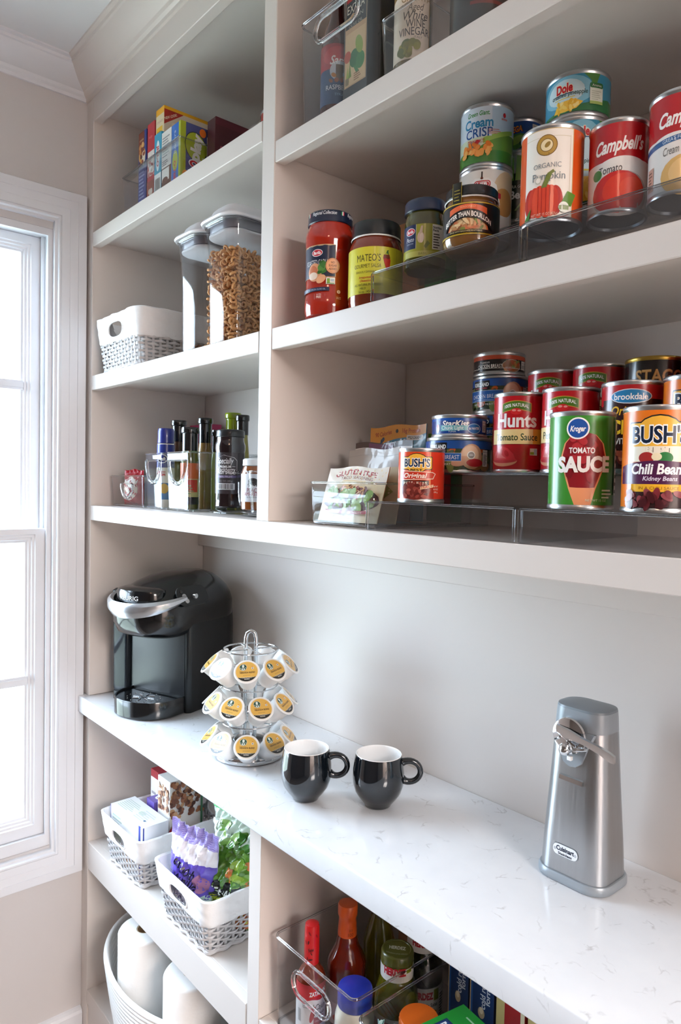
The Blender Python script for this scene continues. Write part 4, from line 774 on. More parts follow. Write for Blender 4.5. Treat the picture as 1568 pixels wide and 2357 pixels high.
def f(a, W, H): a.rect(-W / 2, 0, W / 2, H, '#c9bd9a').poly([(-.05, .03), (.02, .07), (.05, .05), (0, .01)], '#8a9a5a')
pouch('tan packet leaning just behind the taco seasoning packet', (1.028, -.272, Z3 + .0065), .125, .008, .090, '#d8c79c', f, (-.25, 0, .12), 'packet', 'seasoning_packet', 4, .0002, rough=.35)
def f(a, W, H): a.rect(-W / 2, H - .012, W / 2, H - .0112, '#aaa6a2')
pouch('plain grey packet standing behind the taco packets', (.985, -.222, Z3 + .0065), .125, .008, .122, '#b9b3ad', f, (-.06, 0, .0), 'packet', 'seasoning_packet', 5, .0002, rough=.3)
def f(a, W, H): a.rect(-W / 2, H - .028, W / 2, H - .010, '#e3ded8').rect(-.035, H - .014, .025, H - .002, '#6a2458').text('STONEMILL', .008, H - .022, .006, '#4a403c', w=.045).ell(-.035, H - .021, .008, .008, '#cfc6bd').text('S', -.035, H - .021, .007, '#4a403c')
pouch('dark brown spice packet with purple band behind the grey packet', (.986, -.198, Z3 + .0065), .140, .008, .134, '#3f221c', f, (-.03, 0, .0), 'packet', 'seasoning_packet', 6, .0002, rough=.3)
def f(a, W, H):
    a.rect(-W / 2, H - .032, W / 2, H, '#e69a2c').poly([(-W / 2, 0), (W / 2, 0), (W / 2, H - .016), (-W / 2, H - .034)], '#2a87a8').text('90 Calories', -.036, H - .012, .0075, '#b85a1c', w=.044, bold=.03, slope=.04).text('16g Protein', .036, H - .0095, .0075, '#b85a1c', w=.045, bold=.03, slope=.04).ell(0, H - .0115, .0035, .0035, '#33302c').rr(.026, H - .026, .066, H - .0175, .003, '#ece8e0').text('WILD CAUGHT', .046, H - .0215, .0045, '#33302c', w=.034, bold=.03).text('StarKist', .008, H - .034, .016, '#dfe9ee', w=.075, bold=.04, shear=.2, slope=.06).blobs(-.05, -.035, H - .032, H - .022, 5, .004, .004, ['#2a4a6a', '#1f3550'], 2)
pouch('orange and teal tuna pouch at the back of the seasoning bin', (.976, -.155, Z3 + .0065), .145, .010, .166, '#2a87a8', f, (-.03, 0, -.05), 'pouch', 'tuna_pouch', 7, .0002, rough=.25)
def f(a, W, H): a.rect(-W / 2, H * .6, W / 2, H * .9, '#d9b52a').rect(-W / 2, H * .2, W / 2, H * .6, '#b3242c')
carton('red and yellow packet box behind the right end of the tuna pouch', 1.035, 1.088, -.135, -.105, Z3 + .0065, 1.571, '#2a6f4a', front=lambda a, W, H: a.rect(0, H * .88, W, H, '#6f9a3a').rect(0, H * .72, W, H * .86, '#e0b42c').rect(0, H * .2, W, H * .7, '#b3242c'))
# ---------------------------------------------------------------- woven baskets with a folded cotton liner
def basket(label, loc, w, d, h, flare=.022, rz=0, seed=1, group=None):
    """w, d: outer size at the rim; narrower by flare at the foot"""
    t = thing('woven_basket', label, 'basket', loc, rz, group); r = random.Random(seed)
    cuff = .062 * h / .13; nP = 168
    B0 = rrect(w, d, .022, 8); L = [(B0[(i + 1) % len(B0)] - B0[i]).length for i in range(len(B0))]; tot = sum(L)
    def per(s):
        s = (s % 1) * tot; i = 0
        while s > L[i]: s -= L[i]; i += 1
        return B0[i].lerp(B0[(i + 1) % len(B0)], s / L[i])
    def pos(s, z, off=0):
        p = per(s); k = 1 - z / h; n = Vector((p.x / (w / 2) ** 1, p.y / (d / 2), 0)); ax = abs(p.x) / (w / 2); ay = abs(p.y) / (d / 2)
        n = Vector((math.copysign(ax ** 8, p.x), math.copysign(ay ** 8, p.y), 0)); n = n.normalized() if n.length else Vector((1, 0, 0))
        return Vector((p.x * (1 - flare * 2 * k / w * .5 * 2), p.y * (1 - flare * 2 * k / d), z)) + n * off
    ribs = 2 * round(tot / .0195 / 2); rows = 9; zt = h - cuff + .012; rh = (zt - .006) / rows
    m = MB()
    for k in range(ribs):   # upright canes
        s = k / ribs; a = .0034 / tot
        m.add([pos(s - a, .003, 0), pos(s + a, .003, 0), pos(s + a, zt, 0), pos(s - a, zt, 0), pos(s - a, .003, -.002), pos(s + a, .003, -.002), pos(s + a, zt, -.002), pos(s - a, zt, -.002)], [(0, 1, 2, 3), (5, 4, 7, 6), (1, 5, 6, 2), (4, 0, 3, 7)], WICKER)
    for q in range(rows):   # flat weavers over and under the canes
        n = ribs * 4; z0 = .006 + q * rh; vs = []; fs = []
        for i in range(n):
            s = i / n; ph = pi * (i / 4 + q); off = .0032 * cos(ph) + .0003; wv = .31 + .08 * cos(ph) + r.uniform(-.03, .03); zc = z0 + rh / 2
            for dz, o2 in ((-rh * wv, off), (0, off + .0011), (rh * wv, off), (0, off - .0012)): vs.append(pos(s, zc + dz, o2))
        for i in range(n):
            j = (i + 1) % n
            for a in range(4): b = (a + 1) % 4; fs.append((i * 4 + a, j * 4 + a, j * 4 + b, i * 4 + b))
        m.add(vs, fs, WICKER)
    n = ribs * 3   # plaited foot
    m.tube([pos(i / n, .005 + .0016 * sin(2 * pi * i / 6), .0022 * cos(2 * pi * i / 6)) for i in range(n)], .0042, WICKER, 7, True)
    m.add([pos(i / 80, .004, -.001) for i in range(80)], [tuple(range(79, -1, -1))], WICKER)
    m.build('wicker_body', t, ang=50)
    # cotton liner: inside lining, rolled edge, cuff folded over the outside with an oval grip in front and back
    hx, hz, hw, hh = 0, h - cuff * .56, .036 * w / .22, cuff * .30
    def grip(x, z): return (abs(x) / hw) ** 2.6 + (abs(z - hz) / hh) ** 2.6 < 1
    f = MB(); nz = 14
    def cu(i, j):
        s = i / nP; z = h - cuff * (1 - j / nz); o = .0048 + .0010 * sin(s * 97 + 3 * z * 90) * sin(s * 41) + .0005 * sin(s * 230 + z * 60) - (.0022 if j == 0 else 0)
        p = pos(s, z, o); p.z += (.0010 * sin(s * 63) + .0006 * sin(s * 131 + 1)) * (1 if j in (0, nz) else .4); return p
    vs = [cu(i, j) for j in range(nz + 1) for i in range(nP)]; fs = []
    for j in range(nz):
        for i in range(nP):
            i2 = (i + 1) % nP; c = (vs[j * nP + i] + vs[(j + 1) * nP + i2]) / 2
            if abs(c.y) > d * .42 and grip(c.x, c.z): continue
            fs.append((j * nP + i, j * nP + i2, (j + 1) * nP + i2, (j + 1) * nP + i))
    f.add(vs, fs, LINEN)
    vi = [pos(i / nP, h - (h - .010) * j / 8, -.0035 if j < 2 else (-.008 if j < 3 else -.017)) + Vector((0, 0, .0 if j else -.001)) for j in range(9) for i in range(nP)]; fi = []
    for j in range(8):
        for i in range(nP):
            i2 = (i + 1) % nP; c = (vi[j * nP + i] + vi[(j + 1) * nP + i2]) / 2
            if abs(c.y) > d * .40 and grip(c.x, c.z): continue
            fi.append((j * nP + i2, j * nP + i, (j + 1) * nP + i, (j + 1) * nP + i2))
    fi.append(tuple(8 * nP + i for i in range(nP)))
    f.add(vi, fi, LINEN)
    # rolled rim joins cuff and lining
    rim = [cu(i, nz) for i in range(nP)]; rin = [vi[i] for i in range(nP)]; top = [(a + b) / 2 + Vector((0, 0, .003)) for a, b in zip(rim, rin)]
    f.add(rim + top + rin, [(i, (i + 1) % nP, nP + (i + 1) % nP, nP + i) for i in range(nP)] + [(nP + i, nP + (i + 1) % nP, 2 * nP + (i + 1) % nP, 2 * nP + i) for i in range(nP)], LINEN)
    f.build('fabric_liner', t, ang=70)
    for sy in (-1, 1):
        yy = lambda z: sy * (d / 2 * (1 - flare * 2 * (1 - z / h) / d) + .0042)
        pts = [Vector((hw * math.copysign(abs(cos(a)) ** .77, cos(a)), yy(hz + hh * sin(a)), hz + hh * math.copysign(abs(sin(a)) ** .77, sin(a)))) for a in [2 * pi * k / 40 for k in range(40)]]
        MB().tube(pts, .0022, LINEN, 7, True).build('handle_hem', t)
    return t
basket('empty grey woven basket with white liner on the shelf beside the cereal containers', (.184, -.196, 1.7491), .248, .27, .134, .014, seed=1, group='lined woven baskets')
basket('grey woven basket of boxes on the low shelf nearest the window', (.246, -.205, .5239), .222, .268, .122, .018, seed=2, group='lined woven baskets')
basket('grey woven basket of snack bags on the low shelf against the divider', (.548, -.205, .5239), .228, .268, .122, .018, seed=3, group='lined woven baskets')

# ---------------------------------------------------------------- tall cereal containers
def container(label, x0, x1, y0, y1, z, H):
    w, d = x1 - x0, y1 - y0; t = thing('cereal_container', label, 'container', ((x0 + x1) / 2, (y0 + y1) / 2, z)); hb = H - .036; R = .034
    def ring(zz, g=0, r=R): return rrect(w - 2 * g, d - 2 * g, r - g * .5, 8, zz)
    out = [ring(.0005, .010), ring(.004, .005), ring(.012, .0045), ring(hb * .55, .003), ring(hb - .055, .002), ring(hb - .044, .001), ring(hb - .020, -.002), ring(hb - .006, -.003), ring(hb, -.004)]
    MB().loft(out, CLEAR, cap=False).add(ring(.0006, .010), [tuple(range(35, -1, -1))], CLEAR).build('clear_body', t, ang=60, mods=[('SOLIDIFY', dict(thickness=.0022, offset=-1))])
    MB().tube(ring(hb, -.004), .0022, EDGE, 6, True).build('body_rim', t); MB().tube(ring(.004, .006), .003, EDGE, 6, True).build('foot_rim', t)
    grey = mat('#e4e2e6', .35)
    MB().loft([ring(hb - .016, .005), ring(hb - .014, .0035), ring(hb - .002, .0035), ring(hb + .003, .003)], mat('#77747d', .35)).build('seal', t); MB().loft([ring(hb - .022, .004), ring(hb - .0205, .0022), ring(hb - .0178, .0022), ring(hb - .0165, .004)], mat('#dddbe0', .35)).build('seal_ring', t)
    m = MB(); m.loft([ring(hb + .003, -.010), ring(hb + .0065, -.012), ring(hb + .010, -.010), ring(hb + .014, .002), ring(hb + .028, .008), ring(hb + .034, .014), ring(hb + .036, .022)], grey); m.build('lid', t, ang=50)
    MB().loft([rrect(w * .5, d * .22, .012, 6, hb + .0355, 0, d * .12), rrect(w * .46, d * .2, .012, 6, hb + .042, 0, d * .12)], grey).build('pour_tab', t)
    return t
container('tall narrow clear container nearly empty, white lid, left of the full one', .459, .566, -.318, -.06, 1.7491, .272)
container('tall clear container filled with oat rings, white lid, beside the divider', .572, .682, -.318, -.06, 1.7491, .276)
OAT = nmat('oat_rings', '#d29a63', .75, 60, .18, .2)
def oats(x0, x1, y0, y1, z0, z1):
    m = MB(); r = random.Random(5); n1, n2 = 9, 6; R, q = .0052, .0024
    base = [((R + q * cos(2 * pi * b / n2)) * cos(2 * pi * a / n1), (R + q * cos(2 * pi * b / n2)) * sin(2 * pi * a / n1), q * sin(2 * pi * b / n2)) for a in range(n1) for b in range(n2)]
    fs = [(a * n2 + b, ((a + 1) % n1) * n2 + b, ((a + 1) % n1) * n2 + (b + 1) % n2, a * n2 + (b + 1) % n2) for a in range(n1) for b in range(n2)]
    def put(p):
        M_ = Matrix.Translation(p) @ Matrix.Rotation(r.uniform(0, 6.3), 4, Vector((r.uniform(-1, 1), r.uniform(-1, 1), r.uniform(-1, 1))).normalized()); s = r.uniform(.9, 1.1)
        m.add([M_ @ (Vector(v) * s) for v in base], fs, OAT)
    st = .0118; zz = z0 + .006
    while zz < z1:
        xx = x0 + .006
        while xx < x1:   # front and back layers
            for yy in (y0 + .006, y0 + .015): put(Vector((xx + r.uniform(-.003, .003), yy + r.uniform(-.002, .002), zz + r.uniform(-.004, .004) - .10 * (yy - y0))))
            xx += st
        yy = y0 + .02
        while yy < y1:
            for xq in (x1 - .006, x1 - .015): put(Vector((xq + r.uniform(-.002, .002), yy + r.uniform(-.003, .003), zz + r.uniform(-.004, .004) - .12 * (yy - y0) * (zz - z0) / (z1 - z0))))
            if zz < z1 - .03: put(Vector((x0 + .006, yy, zz)))
            yy += st
        zz += st
    for i in range(160): put(Vector((r.uniform(x0 + .008, x1 - .008), (q_ := r.uniform(y0 + .01, y1 - .01)), z1 - .006 - .12 * (q_ - y0) + r.uniform(-.006, .004))))
    m.box(x0 + .02, x1 - .02, y0 + .022, y1 - .012, z0 + .003, z1 - .05, OAT)
    return m
tag(oats(.5795, .6745, -.309, -.068, 1.7535, 1.937).build('toasted_oat_cereal', ang=60), 'tan ring-shaped oat cereal filling the tall clear container', 'cereal', kind='stuff')
m = MB(); r = random.Random(9)
for i in range(120):
    c = Vector((r.uniform(.474, .550), r.uniform(-.304, -.08), 1.757 + abs(r.gauss(0, .010)))); a = r.uniform(.004, .008)
    bm = bmesh.new(); bmesh.ops.create_icosphere(bm, subdivisions=1, radius=a)
    for v in bm.verts: v.co = c + Vector((v.co.x * r.uniform(.7, 1.4), v.co.y * r.uniform(.7, 1.3), v.co.z * r.uniform(.5, 1)))
    bm.verts.index_update(); m.add([v.co.copy() for v in bm.verts], [[v.index for v in f.verts] for f in bm.faces], mat(r.choice(['#b98550', '#8f5f35', '#d9aa70', '#6b4226', '#3a2418']), .8)); bm.free()
tag(m.build('granola_clusters', ang=20), 'brown granola clusters at the bottom of the narrow container', 'cereal', kind='stuff')

# ---------------------------------------------------------------- left shelf level with the lower cans: bins of bottles
LZ = 1.4143
clear_bin('low clear bin with a red pouch at the left end of the bottle shelf', .060, .250, -.288, -.065, LZ, .078, handle=(.062, .036, .020, 'D'), r=.006)
clear_bin('tall narrow clear bin holding the blue-capped bottle', .262, .352, -.29, -.06, LZ, .130, handle=(.070, .052, .016, 'D'), r=.006)
clear_bin('tall narrow clear bin of black-capped bottles, second of its pair', .374, .478, -.29, -.06, LZ, .131, handle=(.082, .052, .018, 'D'), r=.006)
tt = thing('lazy_susan', 'clear round turntable at the divider end of the bottle shelf', 'turntable', (.668, -.19, LZ))
MB().lathe([(0, 0), (.07, 0), (.075, .001), (.075, .004), (0, .004)], EDGE, 48).build('base', tt); MB().lathe([(0, .0045), (.133, .0045), (.136, .006), (.136, .008), (.133, .0095), (0, .0095)], CLEAR, 64).build('disc', tt)
clear_bin('clear bin with rounded foot on the turntable holding berry spread', .560, .765, -.268, -.175, LZ + .0098, .078, r=.02, taper=.008, handle=(.064, .050, .020, 'D'), rz=radians(-22), feet=False)
def f(a, W, H): full(a, W, H, '#e9e4de')
def f(a, W, H):
    full(a, W, H, '#eceae6'); a.rect(-.07, H * .58, .07, H, '#1e2f86').ell(-.004, H * .74, .0135, .0105, '#ffffff').ell(-.004, H * .74, .012, .009, '#1e2f86').text('Kraft', -.004, H * .74, .008, '#ffffff', w=.018, bold=.03).text('IMPROVED', -.004, H * .50, .0035, '#c8283a', w=.018, bold=.03).text('RECIPE', -.004, H * .45, .0045, '#c8283a', w=.018, bold=.05).rect(-.07, 0, .07, H * .30, '#2a72b0').ell(.002, H * .2, .01, .012, '#e0b048')
jar('white bottle with navy cap in the first tall clear bin', .303, -.255, LZ + .003, [(.019, .0005), (.0205, .004), (.0205, .13), (.0195, .14), (.0195, .152)], '#e9e6e0', (.0198, .1525, .1885, '#1e2a80'), f, (.0209, .0205, .02, .130), -14, cat='bottle', name='sauce_bottle')
def dbottle(label, x, y, hh, r, cap='#121416', body='#241a0c', caph=.052, lab=None):
    rc = r * 1.0
    t = jar(label, x, y, LZ + .003, [(r * .92, .0005), (r, .004), (r, hh * .60), (r * .9, hh * .68), (rc * .8, hh * .76), (rc * .78, hh - caph + .004)], body, None, lab and lab[0], lab and (r + .0004, r + .0004, .012, hh * .5), 0, 'bottle', 'oil_bottle')
    MB().lathe([(0, hh - caph), (rc * .86, hh - caph), (rc * .86, hh - .014), (rc * .98, hh - .0125), (rc, hh - .010), (rc, hh - .002), (rc * .94, hh), (0, hh)], mat(cap, .14, 0, .5, .5), 32).build('cap', t)
    return t
dbottle('dark bottle with black cap standing just behind the navy-capped bottle', .272, -.205, .213, .0195, body='#4a2f1a')
def f(a, W, H): full(a, W, H, '#b9b27a'); a.rect(-.03, H * .62, .03, H, '#c9622a').rect(-.005, H * .3, .02, H * .6, '#c23a2c').rect(-.03, 0, .03, H * .18, '#151515').lines(-.014, .012, H * .25, H * .5, 4, '#7d8a5a')
dbottle('black-capped bottle nearest in the second tall clear bin', .415, -.252, .186, .0205, body='#5a5a1c', caph=.062, lab=(f,))
dbottle('tall black-capped bottle behind the nearest one in the second tall bin', .392, -.200, .212, .0175, body='#8a6a3a', caph=.058)
dbottle('short black-capped bottle with green glass in the second tall clear bin', .445, -.198, .182, .0145, body='#7d9a1c', caph=.05)
dbottle('bottle with a lime green cap behind the berry spread jar', .436, -.152, .225, .0192, cap='#8a9a16', body='#6f7a2a', caph=.045)
dbottle('bottle with a glossy black cap right of the lime green cap', .492, -.162, .216, .0158, body='#8a8430', caph=.045)
carton('magenta carton against the back of the bottle shelf', .046, .152, -.052, -.012, LZ, 1.640, '#b3305f', front=lambda a, W, H: a.rect(W * .45, H * .85, W, H, '#c93a7a'))
pouch('red and white pouch in the low clear bin', (.108, -.245, LZ + .005), .060, .042, .090, '#b3202c', lambda a, W, H: a.ell(0, H * .45, .022, .03, '#e9ddc9').ell(.006, H * .5, .012, .016, '#f4ede0').rect(-.02, H * .62, .02, H * .72, '#f0eae4'), (0, 0, .5), 'pouch', 'food_pouch', 11, .0015)
pouch('bright green pouch standing behind the red pouch', (.098, -.150, LZ + .005), .040, .02, .133, '#4f9a1c', None, (0, 0, .3), 'pouch', 'food_pouch', 12, .001)
jar('tiny bottle with white cap peeking out beside the berry spread', .520, -.232, LZ + .003, [(.0115, .0005), (.013, .003), (.013, .07), (.010, .085)], '#24351c', (.0125, .088, .108, '#e9e9e4'), lambda a, W, H: full(a, W, H, '#2c5a34'), (.0133, .0133, .03, .045), cat='bottle', name='spice_bottle')
def f(a, W, H):
    full(a, W, H, '#2a2326'); a.rect(-.027, 0, .024, H, '#3a3134').text('Specially', -.003, H * .80, .0115, '#e9e6e6', w=.036, shear=.25, bold=.015).text('SELECTED', -.003, H * .72, .0022, '#c9c4c4', w=.018).text('PREMIUM', -.003, H * .655, .0048, '#f0eded', w=.026, bold=.03).rect(-.024, H * .653, -.018, H * .66, '#e9e6e6').rect(.012, H * .653, .019, H * .66, '#e9e6e6').text('Blackberry', -.001, H * .585, .0085, '#efeaea', w=.040, shear=.2, bold=.01).text('FRUIT SPREAD', 0, H * .505, .0048, '#f0eded', w=.040, bold=.03)
    for p, q in (((-.022, H * .86), (-.006, H * .93)), ((-.006, H * .93), (.016, H * .87)), ((.016, H * .87), (.022, H * .80)), ((.022, H * .80), (.022, H * .5))): a.poly([p, q, (q[0] + .0006, q[1] + .0006), (p[0] + .0006, p[1] + .0006)], '#cfcaca')
    a.rr(-.024, H * .385, .021, H * .445, .002, '#6a5a86').text('100% FRUIT', -.002, H * .415, .004, '#d9d0e6', w=.030).text('10.1 OZ (285g)', -.001, H * .31, .0034, '#9a9294', w=.028).rect(-.022, H * .10, .018, H * .255, '#e6e6e8').bars(-.020, .016, H * .115, H * .24)
jar('tall dark blackberry spread jar with black lid on the turntable', .572, -.243, LZ + .0125, [(.027, .0005), (.0305, .004), (.0305, .012), (.0298, .014), (.0305, .018), (.0305, .115), (.0318, .124), (.0318, .132), (.029, .140), (.0285, .146), (.0285, .150)], '#170a0f', (.0305, .148, .164, '#131315'), f, (.0309, .0309, .030, .086), -14)
def f(a, W, H): full(a, W, H, '#e9e9ee'); a.ell(.0, H * .74, .010, .006, '#2a2a2c').blobs(-.010, .010, H * .60, H * .78, 14, .004, .0012, ['#2a2a2c', '#4a4a4c'], 5).text('PEACH', .001, H * .42, .0078, '#8a2434', w=.026).text('AMARETTO', .001, H * .28, .0068, '#a8455a', w=.038).text('by High Mountain', .001, H * .17, .0028, '#55555a', w=.026)
jar('small amber jar with white lid and white label against the divider', .700, -.262, LZ + .0125, [(.026, .0005), (.029, .003), (.029, .072), (.027, .080), (.0245, .086)], '#8a4a1c', (.027, .0865, .101, '#e9e9ea'), f, (.0294, .0294, .017, .054), -12)
# ---------------------------------------------------------------- counter: coffee maker, pod carousel, mugs, can opener
CT = .9142
km = thing('coffee_maker', 'black single-cup coffee maker with silver handle in the window corner', 'coffee maker', (.239, -.234, CT), radians(20))
def sect(w, y0, y1, r0, r1, z, n=8):
    """plan outline: front corners radius r0 (at y0), back corners r1"""
    p = []
    for sx, yy, r, a0 in ((1, y1, r1, 0), (-1, y1, r1, 90), (-1, y0, r0, 180), (1, y0, r0, 270)):
        sy = 1 if yy == y1 else -1
        for i in range(n + 1):
            a = radians(a0 + 90 * i / n); p.append(Vector((sx * (w / 2 - r) + r * cos(a), yy - sy * r + r * sin(a), z)))
    return p
# tower: body behind the cup space, its front slightly hollow
m = MB(); m.loft([sect(.196, .0, .200, .012, .06, .0006), sect(.200, -.002, .204, .012, .06, .01), sect(.200, -.002, .206, .012, .06, .20), sect(.199, -.002, .206, .02, .07, .262)], BLACKSAT)
body = m.build('body', km, ang=45)
m = MB(); m.grid(14, 14, lambda u, v: Vector(((u - .5) * .168, -.0025 - .009 * 0 + .0 - .0006 + .012 * 0, .046 + v * .155)), BLACKSAT); 
m = MB(); m.grid(18, 10, lambda u, v: Vector(((u - .5) * .172, -.0032 - .006 * (1 - (2 * u - 1) ** 2), .043 + v * .162)), nmat('brushed_black', '#1b1d20', .30, 90, .06, .0, (1, 1, .1))); m.build('back_panel', km)
# head: domed, overhanging the drip tray
m = MB(); hs = []
for z, w, y0, y1, r0, r1 in ((.190, .150, -.070, .10, .06, .03), (.200, .186, -.092, .200, .075, .06), (.225, .204, -.104, .206, .085, .07), (.262, .206, -.106, .207, .088, .075), (.280, .200, -.098, .205, .086, .08), (.298, .184, -.076, .198, .08, .08), (.315, .158, -.044, .184, .07, .075), (.328, .124, -.004, .166, .055, .06), (.336, .084, .036, .146, .038, .045), (.3385, .04, .066, .118, .018, .02)):
    hs.append(sect(w, y0, y1, r0, r1, z, 10))
m.loft(hs, BLACKGLOSS); m.build('head', km, ang=60)
# brew cone under the head
m = MB(); m.loft([[Vector((r * cos(a), -.028 + r * .95 * sin(a), z)) for a in [2 * pi * i / 40 for i in range(40)]] for r, z in ((.030, .199), (.047, .199), (.0505, .203), (.060, .240), (.0665, .262), (.064, .27))], BLACKGLOSS); m.build('brew_cone', km, ang=50)
# silver handle wraps the front of the head
m = MB(); rings = []; N = 30
for i in range(N + 1):
    a = radians(-172 + 164 * i / N); t_ = abs(i / N * 2 - 1); hh = .0135 * (1 - t_ ** 2.2) + .0065; R = .1075; zc = .2635 + .026 * t_ ** 2
    c = Vector((.105 * cos(a), -.012 + .106 * sin(a), zc)); n = Vector((cos(a), sin(a), 0))
    rings.append([c + n * .0035 + Vector((0, 0, hh * .8)), c + n * .0105 + Vector((0, 0, hh * .35)), c + n * .0105 + Vector((0, 0, -hh * .45)), c + n * .004 + Vector((0, 0, -hh)), c - n * .004 + Vector((0, 0, -hh * .6)), c - n * .004 + Vector((0, 0, hh * .6))])
SILV = mat('#c3c6ca', .24, .85); m.loft(rings, SILV); hd = m.build('handle', km, ang=40)
for s in (-1, 1): MB().lathe([(0, -.003), (.006, -.003), (.006, .003), (0, .003)], CHROME, 20, tf=lambda v: Vector((s * .1145 + v.z * s, .0, .2935 + v.y)) if False else Vector((s * (.112 + v.z), .003 + v.x, .291 + v.y))).build('rivet', hd)
# name cap: black nose inside the handle loop
m = MB(); m.loft([[Vector((r * cos(a), -.062 + r * .62 * sin(a), z)) for a in [2 * pi * i / 36 for i in range(36)]] for r, z in ((.066, .262), (.070, .274), (.070, .299), (.0665, .306), (.05, .3105))], BLACKGLOSS); nose = m.build('nose_cap', km, ang=45)
A = Art(); A.text('KEURIG', 0, .0145, .0105, '#e6e8ea', w=.058, bold=.01); m = MB(); A.out(m, lambda u, v, o: Vector(((.0705 + o) * sin(u / .0705), -.062 - (.0705 + o) * .62 * cos(u / .0705), .2745 + v))); m.build('brand_lettering', nose)
# button panel on the right shoulder
pn = MB().loft([sect(.05, .0, .10, .02, .02, z) for z in (0, .002)], BLACKSAT).build('button_panel', km); pn.location = (.0965, -.045, .2905); pn.rotation_euler = (0, radians(60), radians(-4))
for k, (bx, by, r) in enumerate(((-.012, .018, .005), (.0, .022, .0062), (.012, .026, .0062), (.002, .062, .003))):
    MB().lathe([(0, .0), (r, .0), (r, .0016), (r * .8, .0026), (0, .0026)], mat('#a3a6a9', .3) if k else BLACKGLOSS, 20, (bx, by)).build('button', pn, (0, 0, .0018))
# water tank on its left
m = MB(); TK = bpy.data.materials.new('smoked_tank'); TK.use_nodes = True; b_ = TK.node_tree.nodes['Principled BSDF']; b_.inputs['Base Color'].default_value = lin('#2c3238'); b_.inputs['Roughness'].default_value = .1; b_.inputs['Transmission Weight'].default_value = .35; b_.inputs['IOR'].default_value = 1.3
m.loft([sect(.050, -.008, .165, .008, .03, .022), sect(.052, -.010, .167, .008, .03, .03), sect(.054, -.012, .170, .008, .03, .272), sect(.054, -.012, .170, .008, .03, .276)], TK); tk = m.build('water_tank', km, (-.127, 0, 0), ang=40)
MB().loft([sect(.056, -.014, .172, .009, .03, .276), sect(.056, -.014, .172, .009, .03, .283), sect(.048, -.008, .166, .009, .03, .288)], BLACKSAT).build('tank_lid', tk)
MB().loft([sect(.052, -.010, .168, .009, .03, .0006), sect(.052, -.010, .168, .009, .03, .022)], BLACKSAT).build('tank_base', tk)
# drip tray
m = MB(); tr = lambda z, g=0: sect(.176 - 2 * g, -.108 + g, .004, .078 - g, .006, z, 14)
m.loft([tr(.0006, .004), tr(.004), tr(.040), tr(.043, .0012), tr(.0425, .004), tr(.0385, .006)], BLACKGLOSS); dt = m.build('drip_tray', km, ang=40)
g = MB()
for k in range(8):
    a = 2 * pi * k / 8 + .2; g.tube([Vector((.012 * cos(a), -.052 + .012 * sin(a), .0392)), Vector((.03 * cos(a), -.052 + .024 * sin(a), .0392))], .0011, CHROME, 6)
for k in range(14):
    a = 2 * pi * k / 14; g.lathe([(0, .0388), (.0016, .0388), (.0012, .0398), (0, .04)], CHROME, 8, (.045 * cos(a), -.052 + .034 * sin(a)))
g.lathe([(0, .0388), (.006, .0388), (.006, .0394), (0, .0396)], BLACKSAT, 16, (0, -.052)); g.build('tray_grate', dt)

# carousel
cx, cy = .636, -.2255
cr = thing('pod_carousel', 'chrome three-tier carousel loaded with white coffee pods', 'pod holder', (cx, cy, CT))
MB().lathe([(0, .0005), (.066, .0005), (.0712, .002), (.0716, .006), (.069, .0085), (.0705, .0105), (.069, .0135), (.058, .0165), (.03, .0185), (.0, .0185)], CHROME, 64).build('base', cr)
p = MB()
MB().tube([Vector((-.0105, 0, .018)), Vector((-.0105, 0, .232)), Vector((-.0102, 0, .244)), Vector((-.0075, 0, .2545)), Vector((0, 0, .2595)), Vector((.0075, 0, .2545)), Vector((.0102, 0, .244)), Vector((.0105, 0, .232)), Vector((.0105, 0, .018))], .0042, CHROME, 12).build('loop_handle', cr).rotation_euler = (0, 0, .95)
TZ = (.046, .121, .196); NP_ = 9
for k, z in enumerate(TZ):
    ring = MB().tube([Vector((.057 * cos(a), .057 * sin(a), z + .0255)) for a in [2 * pi * i / 56 for i in range(56)]], .0017, CHROME, 8, True).build('wire_ring', cr)
    MB().tube([Vector((.048 * cos(a), .048 * sin(a), z - .016)) for a in [2 * pi * i / 48 for i in range(48)]], .0014, CHROME, 7, True).build('wire_ring', cr)
    for q in range(4):
        a = pi * q / 4 * 2 + .4 + k * .5; MB().tube([Vector((.007 * cos(a), .007 * sin(a), z + .0245)), Vector((.057 * cos(a), .057 * sin(a), z + .0255))], .0013, CHROME, 6).build('spoke', ring)
# pods: cup axis points outwards and up
CUP = mat('#f1f1f0', .38); EL = radians(44)
pod = thing('coffee_pod', '', 'coffee pod'); POD0 = pod
MB().lathe([(0, -.0435), (.0155, -.0435), (.0175, -.042), (.0185, -.030), (.0205, -.027), (.0218, -.0042), (.0222, -.0032), (.0255, -.0026), (.0259, -.0014), (.0255, -.0004), (.0245, 0), (0, -.0002)], CUP, 40).build('cup', pod)
A = Art(); GOLD = '#dcae52'
A.ell(0, 0, .0235, .0235, '#e8e4dc', n=36).ell(0, 0, .0215, .0215, GOLD, n=36)
A.poly([(.0215 * cos(a), .0215 * sin(a)) for a in [radians(215 + 110 * i / 16) for i in range(17)]], '#22201d').rect(-.0145, -.0131, .0145, -.0124, '#f0dcae')
A.text('VERANDA BLEND', .001, -.0022, .0034, '#4a2f12', w=.030, bold=.03).rect(-.0145, .0008, -.002, .0013, '#4a2f12').text('BLONDE ROAST', 0, -.0085, .0015, '#7d5a24', w=.014).text('KEURIG', 0, -.0165, .0022, '#e9e4da', w=.010, bold=.02).text('COFFEE 100% ARABICA', 0, -.0142, .0012, '#e9e4da', w=.02)
